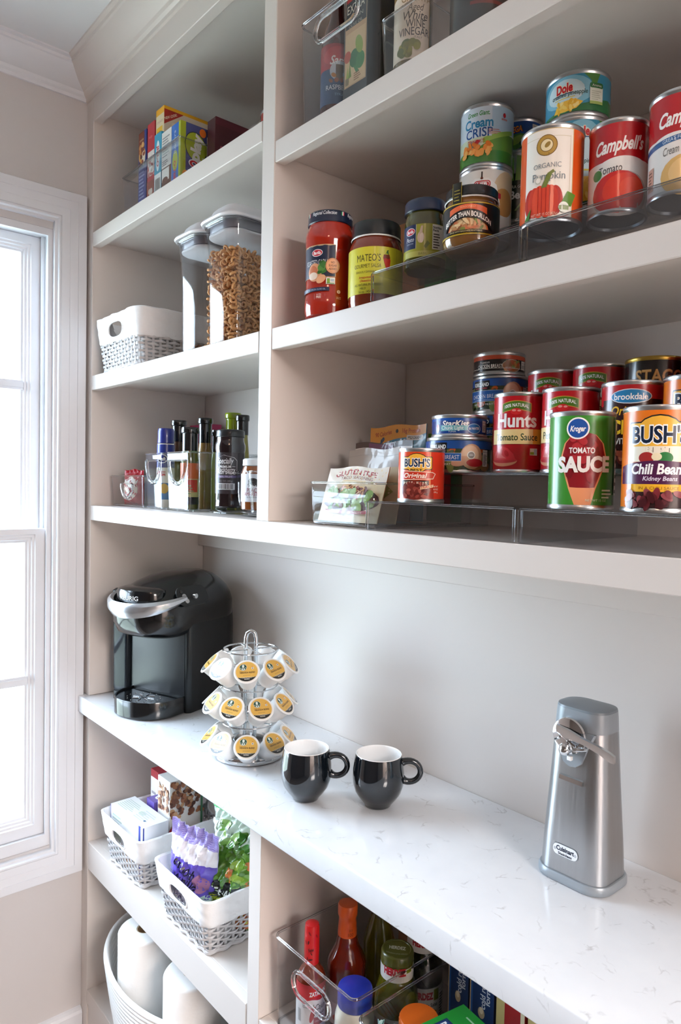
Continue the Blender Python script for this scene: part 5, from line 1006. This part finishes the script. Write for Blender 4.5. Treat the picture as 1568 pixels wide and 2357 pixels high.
A.ell(-.0068, .0095, .0072, .0072, '#e9efe9', n=24).ell(-.0068, .0095, .0068, .0068, '#1f4a38', n=24).ell(-.0068, .0112, .0022, .0027, '#dfe8e2').poly([(-.0105, .0045), (-.0085, .0085), (-.0068, .0095), (-.0051, .0085), (-.0031, .0045), (-.0068, .0028)], '#dfe8e2').poly([(-.0096, .0135), (-.0068, .0155), (-.004, .0135), (-.0052, .0128), (-.0084, .0128)], '#dfe8e2').rect(-.0128, .0075, -.0105, .0085, '#cfdcd4').rect(-.0031, .0075, -.0008, .0085, '#cfdcd4').ell(-.0068, .0065, .0009, .003, '#1f4a38')
A.rr(.0095, .0045, .0135, .0085, .0006, '#ece6d8').rect(.0105, .0055, .0125, .0075, '#3a4a6a').ell(.0112, .0105, .0008, .0008, '#c8382a')
m = MB(); A.out(m, lambda u, v, o: Vector((u, v, .0002 + o)), step=0, rough=.28, eps=.00002, coat=.3); m.build('foil_lid', pod)
vis_t = ('top', 'middle', 'bottom'); order = ('far left', 'second from the left', 'third from the left', 'fourth from the left', 'far right')
first = True; phc = math.atan2(CAM.y - cy, CAM.x - cx)
for k, tier in ((2, 'top'), (1, 'middle'), (0, 'bottom')):
    off = {2: -.085, 1: .265, 0: -.06}[k]; rolls = random.Random(k + 3)
    pods = []
    for q in range(NP_):
        a = 2 * pi * q / NP_ + off; a = (a + pi) % (2 * pi) - pi; pods.append(a)
    front_ = sorted([a for a in pods if abs(a) < 1.72])
    for a in pods:
        ph = phc + a; n = Vector((cos(ph) * cos(EL), sin(ph) * cos(EL), sin(EL))); c = Vector((cx, cy, CT + TZ[k])) + Vector((cos(ph), sin(ph), 0)) * .0845
        up_ = Vector((-cos(ph) * sin(EL), -sin(ph) * sin(EL), cos(EL))); rt = up_.cross(n); rr_ = rolls.choice([-.12, .0, .2, .35, .1, .45]); R3 = Matrix((rt, up_, n)).transposed() @ Matrix.Rotation(rr_, 3, 'Z')
        if a in front_:
            i = front_.index(a); names = order if len(front_) == 5 else (order[:3] + order[4:] if len(front_) == 4 else [f'{x}' for x in ('far left', 'second from the left', 'third from the left', 'fourth from the left', 'fifth from the left', 'far right')][:len(front_)])
            lab = f'white and gold coffee pod, {names[i]} in the {tier} tier of the carousel'; grp = 'coffee pods on the carousel'
        else: lab = f'white coffee pod turned to the wall in the {tier} tier of the carousel'; grp = 'coffee pods on the carousel'
        if first: o = pod; o.location = c; first = False; o['label'] = lab; o['group'] = grp; o.rotation_euler = R3.to_euler()
        else: copy_thing(pod, lab, c, R3.to_euler(), grp)

# mugs
def mug(label, x, y):
    t = thing('coffee_mug', label, 'mug', (x, y, CT), math.atan2(.76, .65) - radians(4), 'black mugs')
    o = [(0, .0006), (.021, .0006), (.0232, .0015), (.0245, .004), (.0262, .007), (.034, .016), (.0405, .026), (.0446, .039), (.0458, .052), (.0452, .066), (.0432, .080), (.0412, .0905), (.0405, .0925)]
    i = [(.0405, .0925), (.0400, .0934), (.0392, .0928), (.0388, .0915), (.0407, .080), (.0427, .066), (.0432, .052), (.042, .040), (.038, .028), (.030, .018), (.018, .0125), (0, .0115)]
    MB().lathe(o, CERAMIC, 64).build('mug_body', t, ang=60); MB().lathe(i, mat('#f4f3f2', .12, 0, .5, .4), 64).build('white_lining', t, ang=60)
    pts = [Vector(p) for p in ((.0415, 0, .079), (.047, 0, .0815), (.056, 0, .0825), (.066, 0, .0795), (.0725, 0, .072), (.0745, 0, .0625), (.0715, 0, .0535), (.0645, 0, .047), (.055, 0, .0445), (.0475, 0, .0455), (.0425, 0, .049))]
    q = []
    for a, b in zip(pts, pts[1:]): q += [a, (a + b) / 2]
    q.append(pts[-1]); q = [q[0]] + [(q[i - 1] + q[i] * 2 + q[i + 1]) / 4 for i in range(1, len(q) - 1)] + [q[-1]]
    MB().tube(q, lambda s: .0052 + .0022 * (abs(s * 2 - 1)) ** 3, CERAMIC, 14).build('handle', t, ang=70)
    return t
mug('black mug with white inside, nearest the pod carousel', .876, -.262); mug('black mug with white inside, farther from the pod carousel', .9755, -.1775)

# can opener
op = thing('can_opener', 'tall brushed steel electric can opener at the right of the counter', 'can opener', (1.328, -.0985, CT))
GR = mat('#9aa2a9', .34, .2); GR2 = mat('#7d868d', .4, .1)
oz = lambda w, d, z, r, c=0: rrect(w, d, r, 10, z, 0, c)
MB().loft([oz(.110, .092, .0006, .030), oz(.114, .096, .003, .032), oz(.114, .096, .0105, .032), oz(.110, .092, .0135, .030), oz(.106, .088, .0140, .028)], GR).build('base', op, ang=40)
bd = MB().loft([oz(.105, .087, .0142, .027), oz(.101, .083, .06, .026), oz(.094, .076, .12, .025), oz(.0875, .069, .18, .024), oz(.083, .0645, .2225, .023)], STEEL).build('steel_body', op, ang=60)
hd_ = MB().loft([oz(.0834, .065, .2226, .0235), oz(.0820, .0635, .240, .0235), oz(.0805, .062, .2500, .0235)], GR).build('head', op, ang=50)
MB().loft([oz(.0805, .062, .2501, .0235), oz(.0790, .0605, .2530, .0235), oz(.066, .048, .2550, .02), oz(.03, .02, .2560, .009)], GR2).build('top_cap', op, ang=40)
fy = lambda z: -(.0645 + (.087 - .0645) * (.2225 - z) / .208) / 2   # front face of the body at height z
# tongue of grey plastic that carries the cutter
tg = [(-.032, .2235), (-.0225, .205), (-.0205, .190), (-.014, .1755), (-.004, .170), (.006, .1715), (.014, .178), (.0195, .192), (.023, .205), (.032, .2235)]
MB().add([Vector((x, fy(z) - .0035, z)) for x, z in tg] + [Vector((x * 1.03, fy(z) + .002, z - .001)) for x, z in tg], [tuple(range(len(tg)))] + [(i, len(tg) + i, len(tg) + (i + 1) % len(tg), (i + 1) % len(tg)) for i in range(len(tg))], GR).build('cutter_plate', op, ang=30)
yc = fy(.21) - .004
def ax(c, m_=None): return lambda v: Vector((c[0] + v.x, c[1] - v.z, c[2] + v.y))
MB().lathe([(0, 0), (.0245, 0), (.0262, .003), (.025, .0058), (.018, .0075), (0, .0078)], CHROME, 40, tf=ax((-.004, yc, .2145))).build('hub', op)
lv = MB(); P = [Vector((-.02, yc - .010, .2245)), Vector((.0, yc - .012, .2215)), Vector((.025, yc - .014, .2175)), Vector((.050, yc - .016, .2135)), Vector((.066, yc - .018, .2095)), Vector((.074, yc - .019, .2075))]
wv = (.006, .0075, .005, .006, .0075, .006); lv.loft([[p + Vector((0, s * .0022, h)) for s, h in ((1, -w_ * .8), (-1, -w_), (-1.3, 0), (-1, w_ * .6), (1, w_ * .7))] for p, w_ in zip(P, wv)], CHROME); lv.build('lever', op, ang=50)
MB().lathe([(0, 0), (.0062, 0), (.0085, .004), (.0085, .0075), (.0072, .009), (.0068, .0125), (.0025, .016), (0, .016)], CHROME, 24, tf=lambda v: Vector((-.006 + v.x, yc - .011 + v.y * .9, .1895 + v.z))).build('drive_wheel', op)
MB().lathe([(0, 0), (.0075, 0), (.0095, .003), (.007, .006), (0, .0065)], CHROME, 24, tf=ax((-.004, yc - .0075, .210))).build('cutting_wheel', op)
MB().tube([Vector((-.026, yc - .004, .2035)), Vector((-.021, yc - .011, .2075)), Vector((-.012, yc - .013, .2125))], .0022, CHROME, 8).build('guide_pin', op)
MB().tube([Vector((.024, yc - .004, .2025)), Vector((.0185, yc - .009, .2015)), Vector((.012, yc - .011, .2005))], .0022, CHROME, 8).build('guide_pin', op)
MB().tube([Vector((-.022, yc - .006, .218)), Vector((-.010, yc - .011, .2155)), Vector((.006, yc - .012, .2085)), Vector((.012, yc - .012, .2055))], .0030, CHROME, 8).build('cutter_arm', op)
MB().rbox(-.0035, .0035, -.003, .003, 0, .006, WHITE, .001).build('magnet', op, (.004, yc - .013, .184))
z0 = .152; MB().loft([[Vector((x, fy(z) + y, z)) for x, y, z in pts] for pts in ([(-.018, .001, z0 + .004), (-.018, -.004, z0 + .003), (-.018, -.0045, z0 - .003), (-.018, .001, z0 - .004)], [(.019, .001, z0 + .0035), (.019, -.004, z0 + .0025), (.019, -.0045, z0 - .0035), (.019, .001, z0 - .0045)])], CHROME).build('bag_cutter_slot', op)
A = Art(); A.rr(-.0205, -.0085, .0205, .0085, .008, '#8f969c').rr(-.0198, -.0078, .0198, .0078, .0074, '#e6e8ea').ell(-.0162, 0, .0022, .0022, '#b9bec3').ell(.0162, 0, .0022, .0022, '#b9bec3').text('Cuisinart', 0, .0022, .0062, '#1c2a3f', w=.0285, bold=.04).text('Stainless', 0, -.0048, .0034, '#1c2a3f', w=.022, bold=.03)
m = MB(); zz = .047; A.out(m, lambda u, v, o: Vector((-.003 + u, fy(zz + v) - .0010 - o, zz + v)), step=0, rough=.3); m.build('name_plate', op)
# ---------------------------------------------------------------- low shelf: boxes and bags in the baskets
BZ = .5345
def f(a, W, H): a.rect(0, 0, W, H, '#eef0f4').rect(0, 0, .003, H, '#3a3f9a').ell(W * .62, H * .34, W * .16, H * .3, '#e9b58a').blobs(W * .5, W * .74, H * .1, H * .6, 14, .010, .008, ['#e3a878', '#f0cda8', '#d9935f'], 3).ell(W * .25, H * .45, W * .1, H * .28, '#dfe9df').lines(W * .08, W * .4, H * .7, H * .9, 3, '#b9c6c0').rect(W * .88, 0, W * .94, H, '#2f3f9f').rect(W * .94, 0, W, H, '#f4f4f6')
def g(a, W, H): a.rect(0, 0, W, H, '#eceef4').rect(0, 0, .003, H, '#2f3f9f').bars(W * .2, W * .72, H * .2, H * .7, '#6a7090', 12).lines(W * .78, W * .92, H * .2, H * .8, 5, '#b9bccb').rect(W * .95, .01, W, H * .5, '#c9853f')
def t_(a, W, H): a.rect(0, 0, W, H, '#eff1f4').lines(W * .06, W * .5, H * .2, H * .8, 7, '#c6d3cb').rect(W * .52, H * .45, W * .66, H * .6, '#c9d9c9').lines(W * .55, W * .9, H * .2, H * .8, 6, '#d3d9dc').ell(W * .82, H * .3, .004, .003, '#5a7a9a')
carton('large white snack box lying lengthwise at the front of the first basket', .155, .328, -.318, -.252, BZ + .0, .664, '#eceef2', front=f, right=g, top=t_, rz=radians(2))
def f(a, W, H): a.rect(0, 0, W, H, '#ece4e6').rect(0, H * .9, W, H, '#a3202f').lines(W * .15, W * .85, H * .3, H * .75, 6, '#a8a0a4')
def g(a, W, H): a.rect(0, 0, W, H, '#a3202f').rect(0, 0, .004, H, '#c22a3a')
def t_(a, W, H): a.rect(0, 0, W, H, '#a81f30').rect(W * .2, H * .25, W * .9, H * .6, '#8f1826').raw([(W * .3, H * .3), (W * .9, H * .62), (W * .8, H * .72), (W * .24, H * .42)], [(0, 1, 2, 3)], '#efe6e6').rect(W * .3, H * .44, W * .44, H * .5, '#3a9a4a')
carton('dark red topped box at the back left of the first basket', .156, .196, -.212, -.122, BZ, .728, '#a3202f', front=f, right=g, top=t_)
def f(a, W, H): a.rect(0, 0, W, H, '#5f4a9f').rect(0, H * .2, W * .9, H * .5, '#d9506a').text('snack', W * .45, H * .72, .014, '#d6cbe9', w=W * .7, bold=.03).rect(W * .25, H * .28, W * .6, H * .42, '#efd9e0')
carton('purple and pink box in the middle of the first basket', .202, .243, -.245, -.19, BZ, .675, '#6a55a8', front=f, top=lambda a, W, H: a.rect(0, 0, W, H, '#6a55a8').ell(W * .5, H * .5, W * .3, H * .25, '#ffffff').ell(W * .5, H * .5, W * .2, H * .15, '#6a55a8'))
def f(a, W, H): a.rect(0, 0, W, H, '#f2f0ee').blobs(W * .1, W * .9, H * .62, H * .92, 60, .006, .005, ['#8a5a44', '#b98a6a', '#e3cdb8', '#6a4030', '#c9a080'], 4).lines(W * .2, W * .8, H * .2, H * .5, 7, '#d9d4d0')
def g(a, W, H):
    a.rect(0, 0, W, H, '#efe9e3').blobs(W * .02, W * .98, H * .58, H * .97, 120, .006, .005, ['#7a4630', '#a86c48', '#c99a70', '#5a3020', '#8f5a3c'], 6).ell(W * .45, H * .30, W * .34, H * .25, '#b3202a', .9).ell(W * .45, H * .30, W * .28, H * .21, '#8a141f', .9).text('GRANOLA', W * .38, H * .33, .011, '#f4ece6', w=.06, rot=1.2, bold=.03).text('BITES', W * .56, H * .28, .010, '#f4ece6', w=.04, rot=1.2, bold=.03).ell(W * .86, H * .2, W * .1, H * .06, '#b3202a').rect(W * .93, 0, W, H, '#3a6a4a')
carton('tall cream cluster-cereal box with red oval at the right of the first basket', .249, .312, -.238, -.150, BZ, .748, '#efece8', front=f, right=g)

def f(a, W, H):
    hw = W / 2
    a.rect(-hw, H * .83, hw, H, '#b9aee9')
    for k in range(9): a.rect(-hw, H * (.845 + k * .017), hw, H * (.850 + k * .017), '#8a7ad6')
    a.rect(-hw, H * .66, hw, H * .83, '#f2f0f8').rect(-hw, H * .30, hw, H * .66, '#6a58c4').ell(-.02, H * .18, .06, H * .22, '#e9e6f6').rect(-hw, 0, hw, H * .10, '#d6d0f0').poly([(.012, H * .30), (hw, H * .36), (hw, H * .05), (.022, H * .02)], '#cfe6e4').ell(.033, H * .22, .014, .024, '#6ab04a', .3).ell(.030, H * .12, .010, .014, '#9ac8c9').ell(.036, H * .46, .018, .020, '#a8739c').ell(-.030, H * .12, .010, .016, '#6a5060')
    a.text('smooth', -.006, H * .585, .022, '#1c1a3a', w=.062, rot=-.35, shear=.1, bold=.03).text('vanilla', -.004, H * .44, .024, '#1c1a3a', w=.064, rot=-.35, shear=.1, bold=.03).text('NO PRESERVATIVES', .000, H * .2, .007, '#4a4488', w=.075, rot=-.3, bold=.02)
pouch('purple and white snack bag leaning at the front of the second basket', (.513, -.284, BZ + .006), .125, .052, .205, '#cfc8ee', f, (.10, radians(6), radians(22)), 'bag', 'snack_bag', 21, .0035, rough=.18, sealz=.12)
def f(a, W, H):
    hw = W / 2; a.rect(-hw, H * .62, hw, H, '#5a8a2c').rect(-hw, H * .40, hw, H * .62, '#15181a').rect(-hw, H * .12, hw, H * .42, '#a8b51c').text('ORIGINAL', -.005, H * .50, .013, '#dfe3dc', w=.075, bold=.02, slope=-.15).text('ROASTED', -.010, H * .30, .015, '#4a5a14', w=.07, bold=.03, slope=-.15).ell(.046, H * .22, .024, H * .2, '#c9683a').ell(.034, H * .12, .018, H * .1, '#d98a5a').rect(-hw, 0, .0, H * .12, '#14301c').blobs(.0, hw, H * .62, H * .9, 14, .014, .008, ['#7aa83a', '#4a7a24', '#c9743a', '#9ab84a'], 5)
pouch('green, black and lime snack bag behind the purple bag', (.592, -.243, BZ + .006), .125, .050, .165, '#5f8a35', f, (.02, 0, radians(16)), 'bag', 'snack_bag', 22, .004, rough=.14)
def f(a, W, H): a.blobs(-W * .46, W * .46, H * .1, H * .82, 60, .014, .010, ['#7aa84a', '#a8c97a', '#eef4ea', '#4f8a3a', '#dfe9d6'], 8)
zb = pouch('clear zip bag with bright green seal, full of green packets', (.545, -.190, BZ + .012), .178, .050, .199, '#dfe9dc', f, (0, radians(0), radians(4)), 'bag', 'zip_bag', 23, .006, rough=.08, sealz=.10)
MB().rbox(-.089, .089, -.004, .003, .186, .198, mat('#23b04a', .25, 0, .5, .4), .0015).rbox(-.089, .089, -.0055, -.0035, .188, .191, mat('#5fd47a', .25), .0005).build('zip_seal', zb)

# ---------------------------------------------------------------- rope basket with paper towel rolls on the cabinet floor
rb_ = thing('rope_basket', 'large white coiled rope basket under the low shelf', 'basket', (.345, -.185, .1224))
def ov(r, z, n=88): return [Vector((r * 1.0 * .272 / .272 * cos(2 * pi * i / n), r * .70 * sin(2 * pi * i / n), z)) for i in range(n)]
m = MB(); rows = 17
for k in range(rows):
    z = .006 + k * .0113; R = .232 + .042 * (k / (rows - 1)) ** .8; m.tube(ov(R, z), .0066, ROPE, 9, True)
m.add(ov(.228, .004), [tuple(range(87, -1, -1))], ROPE); m.build('coiled_wall', rb_, ang=80)
def roll(label, x, y, z0, z1, r):
    t = thing('paper_towel_roll', label, 'paper towels', (x, y, z0), group='paper towel rolls'); h = z1 - z0
    MB().lathe([(.021, 0), (r - .003, 0), (r, .003), (r, h - .006), (r - .003, h - .001), (r - .008, h), (.021, h)], PAPER, 56).build('paper_sheets', t, ang=50)
    MB().lathe([(.0205, .0), (.0205, h - .0005), (.0185, h - .0005), (.0185, 0)], mat('#b9a183', .8), 32).build('cardboard_core', t)
roll('left paper towel roll standing in the rope basket', .300, -.292, .1275, .402, .064); roll('right paper towel roll standing in the rope basket', .495, -.272, .1275, .392, .064)
roll('paper towel roll at the back of the rope basket', .350, -.145, .1275, .395, .060)

# ---------------------------------------------------------------- low right shelf: bin of sauces and bin of boxes
LS = .5206
clear_bin('clear bin of sauce bottles with an oval grip under the counter', .862, 1.078, -.318, -.06, LS, .158, handle=(.098, .042, .028, 'O'), feet=False, r=.014, rimr=.0022)
def sauce(label, x, y, prof, col, cap, art, lab, delta=0, name='sauce_bottle', cat='bottle', capart=None):
    t = jar(label, x, y, LS + .003, prof, col, None, art, lab, delta, cat, name); m = MB().lathe(cap[0], mat(cap[1], .35, 0, .5, .3), 36)
    if capart: capart(A := Art()); A.out(m, cylmap(cap[2], 0))
    m.build('cap', t); return t
def f(a, W, H):
    full(a, W, H, '#f0ecea'); a.rect(-W / 2, H * .72, W / 2, H, '#c8323a').band(-.04, .04, lambda u: H * .70 + .0012 * sin(u * 1500), lambda u: H * .74, '#c8323a').rect(.000, H * .74, .026, H * .93, '#d9241c').text('ZATARAIN', .016, H * .835, .0072, '#ffffff', w=.032, bold=.04, slope=.1).ell(.006, H * .42, .0038, .0145, '#b3303a', -.25).rect(.0075, H * .55, .0085, H * .62, '#4a6a3a').text('Cajun', .021, H * .56, .010, '#2a2a2a', w=.02, shear=.3).text('HOT SAUCE', .019, H * .42, .0036, '#3a3a3a', w=.022, bold=.02).rect(.008, H * .2, .028, H * .36, '#b3505f').text('ORIGINAL', .018, H * .28, .003, '#e9c9cd', w=.015).bars(-.022, -.014, H * .25, H * .5, '#8a8a8a', 6).lines(-.012, .003, H * .55, H * .68, 4, '#b0a8a6')
sauce('slim hot sauce bottle with crinkled red top in the sauce bin', .925, -.2805, [(.022, .0005), (.0255, .004), (.0255, .098), (.021, .110), (.013, .122), (.0115, .13)], '#7a2a12', ([(0, .124), (.0128, .124), (.0133, .15), (.0130, .183), (.0118, .192), (.006, .1955), (0, .196)], '#c8181c', .0134), f, (.0259, .0259, .010, .088), -6, capart=lambda a: a.text('New', .0, .152, .007, '#3a0a0a', w=.011, rot=.3, shear=.3, bold=.02).blobs(-.012, .012, .13, .185, 7, .0035, .0012, ['#4a0a0c', '#8a1216'], 4, 1.8))
def f(a, W, H): full(a, W, H, '#d9b9b4'); a.rect(-.06, H * .55, .06, H, '#b39a98').text('HOT', .004, H * .72, .022, '#8a2430', w=.044, bold=.05).text('original', 0, H * .45, .011, '#a34a52', w=.04, shear=.3).ell(0, H * .18, .03, H * .16, '#c9543f')
sauce('large red sauce bottle with orange cap in the sauce bin', .943, -.214, [(.030, .0005), (.0345, .004), (.0345, .104), (.033, .114), (.0255, .128), (.0205, .139), (.0195, .146), (.0178, .152), (.0145, .158), (.0142, .170)], '#6b1a08', ([(0, .156), (.0170, .156), (.0172, .160), (.0158, .180), (.0152, .186), (.0172, .192), (.0176, .194), (.0176, .209), (.0165, .2115), (.015, .212), (0, .2118)], '#d9591c', .0172), f, (.0349, .0349, .010, .070), 8, capart=lambda a: a.text('100', .004, .163, .006, '#7a2a0c', w=.010).text('8.5', .004, .171, .004, '#8a3a14', w=.006))
def f(a, W, H): full(a, W, H, '#4a5ab0'); a.rect(-.03, H * .1, .03, H * .7, '#2f3f9f').rect(.022, 0, .035, H * .9, '#e9e6e0').text('REAL', -.004, H * .5, .012, '#ffffff', w=.03, bold=.03).ell(-.022, H * .86, .008, .004, '#dfe3ef')
sauce('mayonnaise jar with wide blue cap at the front of the sauce bin', 1.031, -.273, [(.030, .0005), (.0335, .004), (.0335, .070), (.0325, .090), (.0295, .101), (.028, .106)], '#e6dfcc', ([(0, .1065), (.0280, .1065), (.0288, .108), (.0290, .131), (.0280, .1345), (.026, .1355), (0, .1355)], '#1d2f9c', .029), f, (.0339, .0339, .010, .058), -4, cat='jar', name='sauce_jar')
def hz(big):
    def f(a, W, H):
        full(a, W, H, '#dedbd6'); a.rect(.019, H * .66, .030, H * .95, '#7d8a1c').text('HERDEZ', -.002, H * .80, .0115, '#b3202c', w=.040, bold=.06, shear=-.05)
        if big: a.text('Guacamole Salsa', .002, H * .56, .0068, '#2a2a2a', w=.050, bold=.01).ell(0, H * .2, .028, H * .24, '#c9762a').ell(.003, H * .18, .025, H * .21, '#a89a2c').text('MEDIUM', -.004, H * .40, .0042, '#c94a2c', w=.02, bold=.03, arc=6).ell(.02, H * .36, .006, .003, '#e0b02c'); nutrition(a, .032, .046, H * .1, H * .9)
    return f
def hjar(label, x, y, dark=False, d=0):
    c = '#5a5a10' if not dark else '#1e2210'  # dark variant: shade is put into the glass and lid colours
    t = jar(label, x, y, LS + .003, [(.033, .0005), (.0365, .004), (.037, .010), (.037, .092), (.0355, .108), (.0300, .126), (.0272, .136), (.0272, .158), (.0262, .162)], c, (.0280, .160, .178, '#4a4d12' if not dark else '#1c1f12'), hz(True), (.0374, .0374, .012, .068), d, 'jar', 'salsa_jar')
    mm = MB(); A = Art(); hz(False)(A, .17, .022); A.out(mm, cylmap(.0277, .136)); mm.build('neck_label', t, ang=60)
    A = Art(); A.text('HERDEZ', 0, .002, .008, '#b9b8a4', w=.028, bold=.03).text('REFRIGERATE AFTER OPENING', 0, -.014, .0026, '#a8a78f', w=.036, arc=-9); m = MB(); A.out(m, lambda u, v, o: Vector((-v, u, .1772 + o)), step=0); m.build('lid_print', t)
    return t
hjar('green guacamole salsa jar with white neck label under the counter edge', 1.0515, -.197, d=-4); hjar('green salsa jar with painted-in shade behind the guacamole salsa jar', 1.028, -.108, True, 6)
def f(a, W, H): full(a, W, H, '#7a7422')
t = jar('tall green bottle with navy label collar behind the orange-capped sauce bottle', .946, -.137, LS + .003, [(.026, .0005), (.029, .004), (.029, .12), (.020, .15), (.0135, .17), (.0135, .215)], '#5f5a14', (.0145, .212, .235, '#16203a'), None, None, 0, 'bottle', 'sauce_bottle')
A = Art(); A.rect(-.03, 0, .03, .03, '#17243f').text("TON'S", .006, .015, .010, '#e9ecf0', w=.026, bold=.03); m = MB(); A.out(m, cylmap(.0142, .176, tocam(.946, -.137) + .45)); m.build('label', t)
carton('tall tan carton against the back of the sauce bin', .958, 1.000, -.098, -.064, LS + .003, .812, '#c98f68', front=lambda a, W, H: a.rect(0, 0, W, H, '#d09a74').lines(W * .2, W * .8, H * .1, H * .5, 5, '#b87f58'))
clear_bin('clear bin of boxes at the bottom right edge of the picture', 1.083, 1.36, -.318, -.06, LS, .135, feet=False, r=.014, rimr=.0022)
def f(a, W, H): a.rect(0, 0, W, H, '#1a3566').rect(0, 0, W * .1, H, '#d9b98a').rect(W * .04, 0, W * .12, H, '#2a5a9f').lines(W * .3, W * .8, H * .82, H * .95, 3, '#d6dfea').text('cold remedy', W * .55, H * .78, .010, '#d6dfea', w=.07, rot=pi / 2, bold=.02).text('formula', W * .75, H * .78, .009, '#d6dfea', w=.05, rot=pi / 2, bold=.02).ell(W * .5, H * .55, W * .14, H * .05, '#b9a98a').ell(W * .5, H * .57, W * .08, H * .03, '#e0d6c0')
carton('navy boxed mix at the back of the right-hand bin, nearest the salsa', 1.104, 1.146, -.125, -.068, LS + .003, .712, '#16294f', front=f, group='navy boxes')
carton('second navy boxed mix at the back of the right-hand bin', 1.150, 1.198, -.125, -.068, LS + .003, .712, '#16294f', front=f, group='navy boxes')
def f(a, W, H): a.rect(0, 0, W, H, '#a31c22').rect(0, 0, W * .3, H, '#c9b87a').rect(W * .86, 0, W, H * .8, '#e3dcb8').text('rice', W * .6, H * .85, .012, '#e9c9b0', w=W * .4, rot=1.2)
carton('red and cream box right of the navy boxes', 1.203, 1.256, -.125, -.068, LS + .003, .714, '#a31c22', front=f, group='red and cream boxes')
carton('second red and cream box at the very edge of the picture', 1.262, 1.315, -.125, -.068, LS + .003, .714, '#b0a070', front=f, group='red and cream boxes')
def g(a, W, H): a.rect(0, 0, W, H, '#1f9a35').rect(W * .08, H * .32, W * .60, H * .60, '#16305f').rect(W * .10, H * .35, W * .58, H * .57, '#24457f').text('RONZONI', W * .34, H * .46, H * .15, '#ffffff', w=W * .44, bold=.04).text('GLUTEN FREE', W * .35, H * .2, H * .1, '#dff0d9', w=W * .4, bold=.02).lines(W * .2, W * .9, H * .84, H * .9, 1, '#a8dcae').ell(W * .75, H * .2, W * .14, H * .14, '#e0b54a')
carton('bright green pasta box lying tilted across the right-hand bin', 1.165, 1.300, -.285, -.185, .6310, .668, '#1c8f32', top=g, tilt=(radians(4), radians(-6), radians(-14)))
t = thing('spice_tub', 'small teal tub with orange lid beside the green pasta box', 'tub', (1.136, -.232, LS + .003), tocam(1.136, -.232))
MB().lathe([(0, .0005), (.026, .0005), (.028, .003), (.028, .108), (0, .108)], mat('#3fb0a8', .35), 36).build('tub_body', t)
A = Art(); A.rect(-.02, .02, .02, .104, '#dfeeea').text('Nutrition', .0, .094, .006, '#24504a', w=.028, bold=.03).lines(-.016, .016, .03, .086, 8, '#4a8a82'); m = MB(); A.out(m, cylmap(.0283, 0, -.1)); m.build('label', t)
m = MB().lathe([(0, .1085), (.030, .1085), (.0312, .110), (.0312, .124), (.030, .126), (0, .126)], mat('#e0681c', .35), 40)
for k in range(24): a = 2 * pi * k / 24; m.box(-.0012, .0012, -.0006, .0006, .111, .122, mat('#f0a060', .4), lambda v: Vector((.0314 * cos(a) + v.x * -sin(a) + v.y * cos(a), .0314 * sin(a) + v.x * cos(a) + v.y * sin(a), v.z)))
m.build('lid', t)
pouch('pale teal pouch at the left end of the right-hand bin', (1.108, -.262, LS + .004), .042, .03, .118, '#9fc9c9', None, (.1, 0, .4), 'pouch', 'food_pouch', 31, .003, rough=.12)
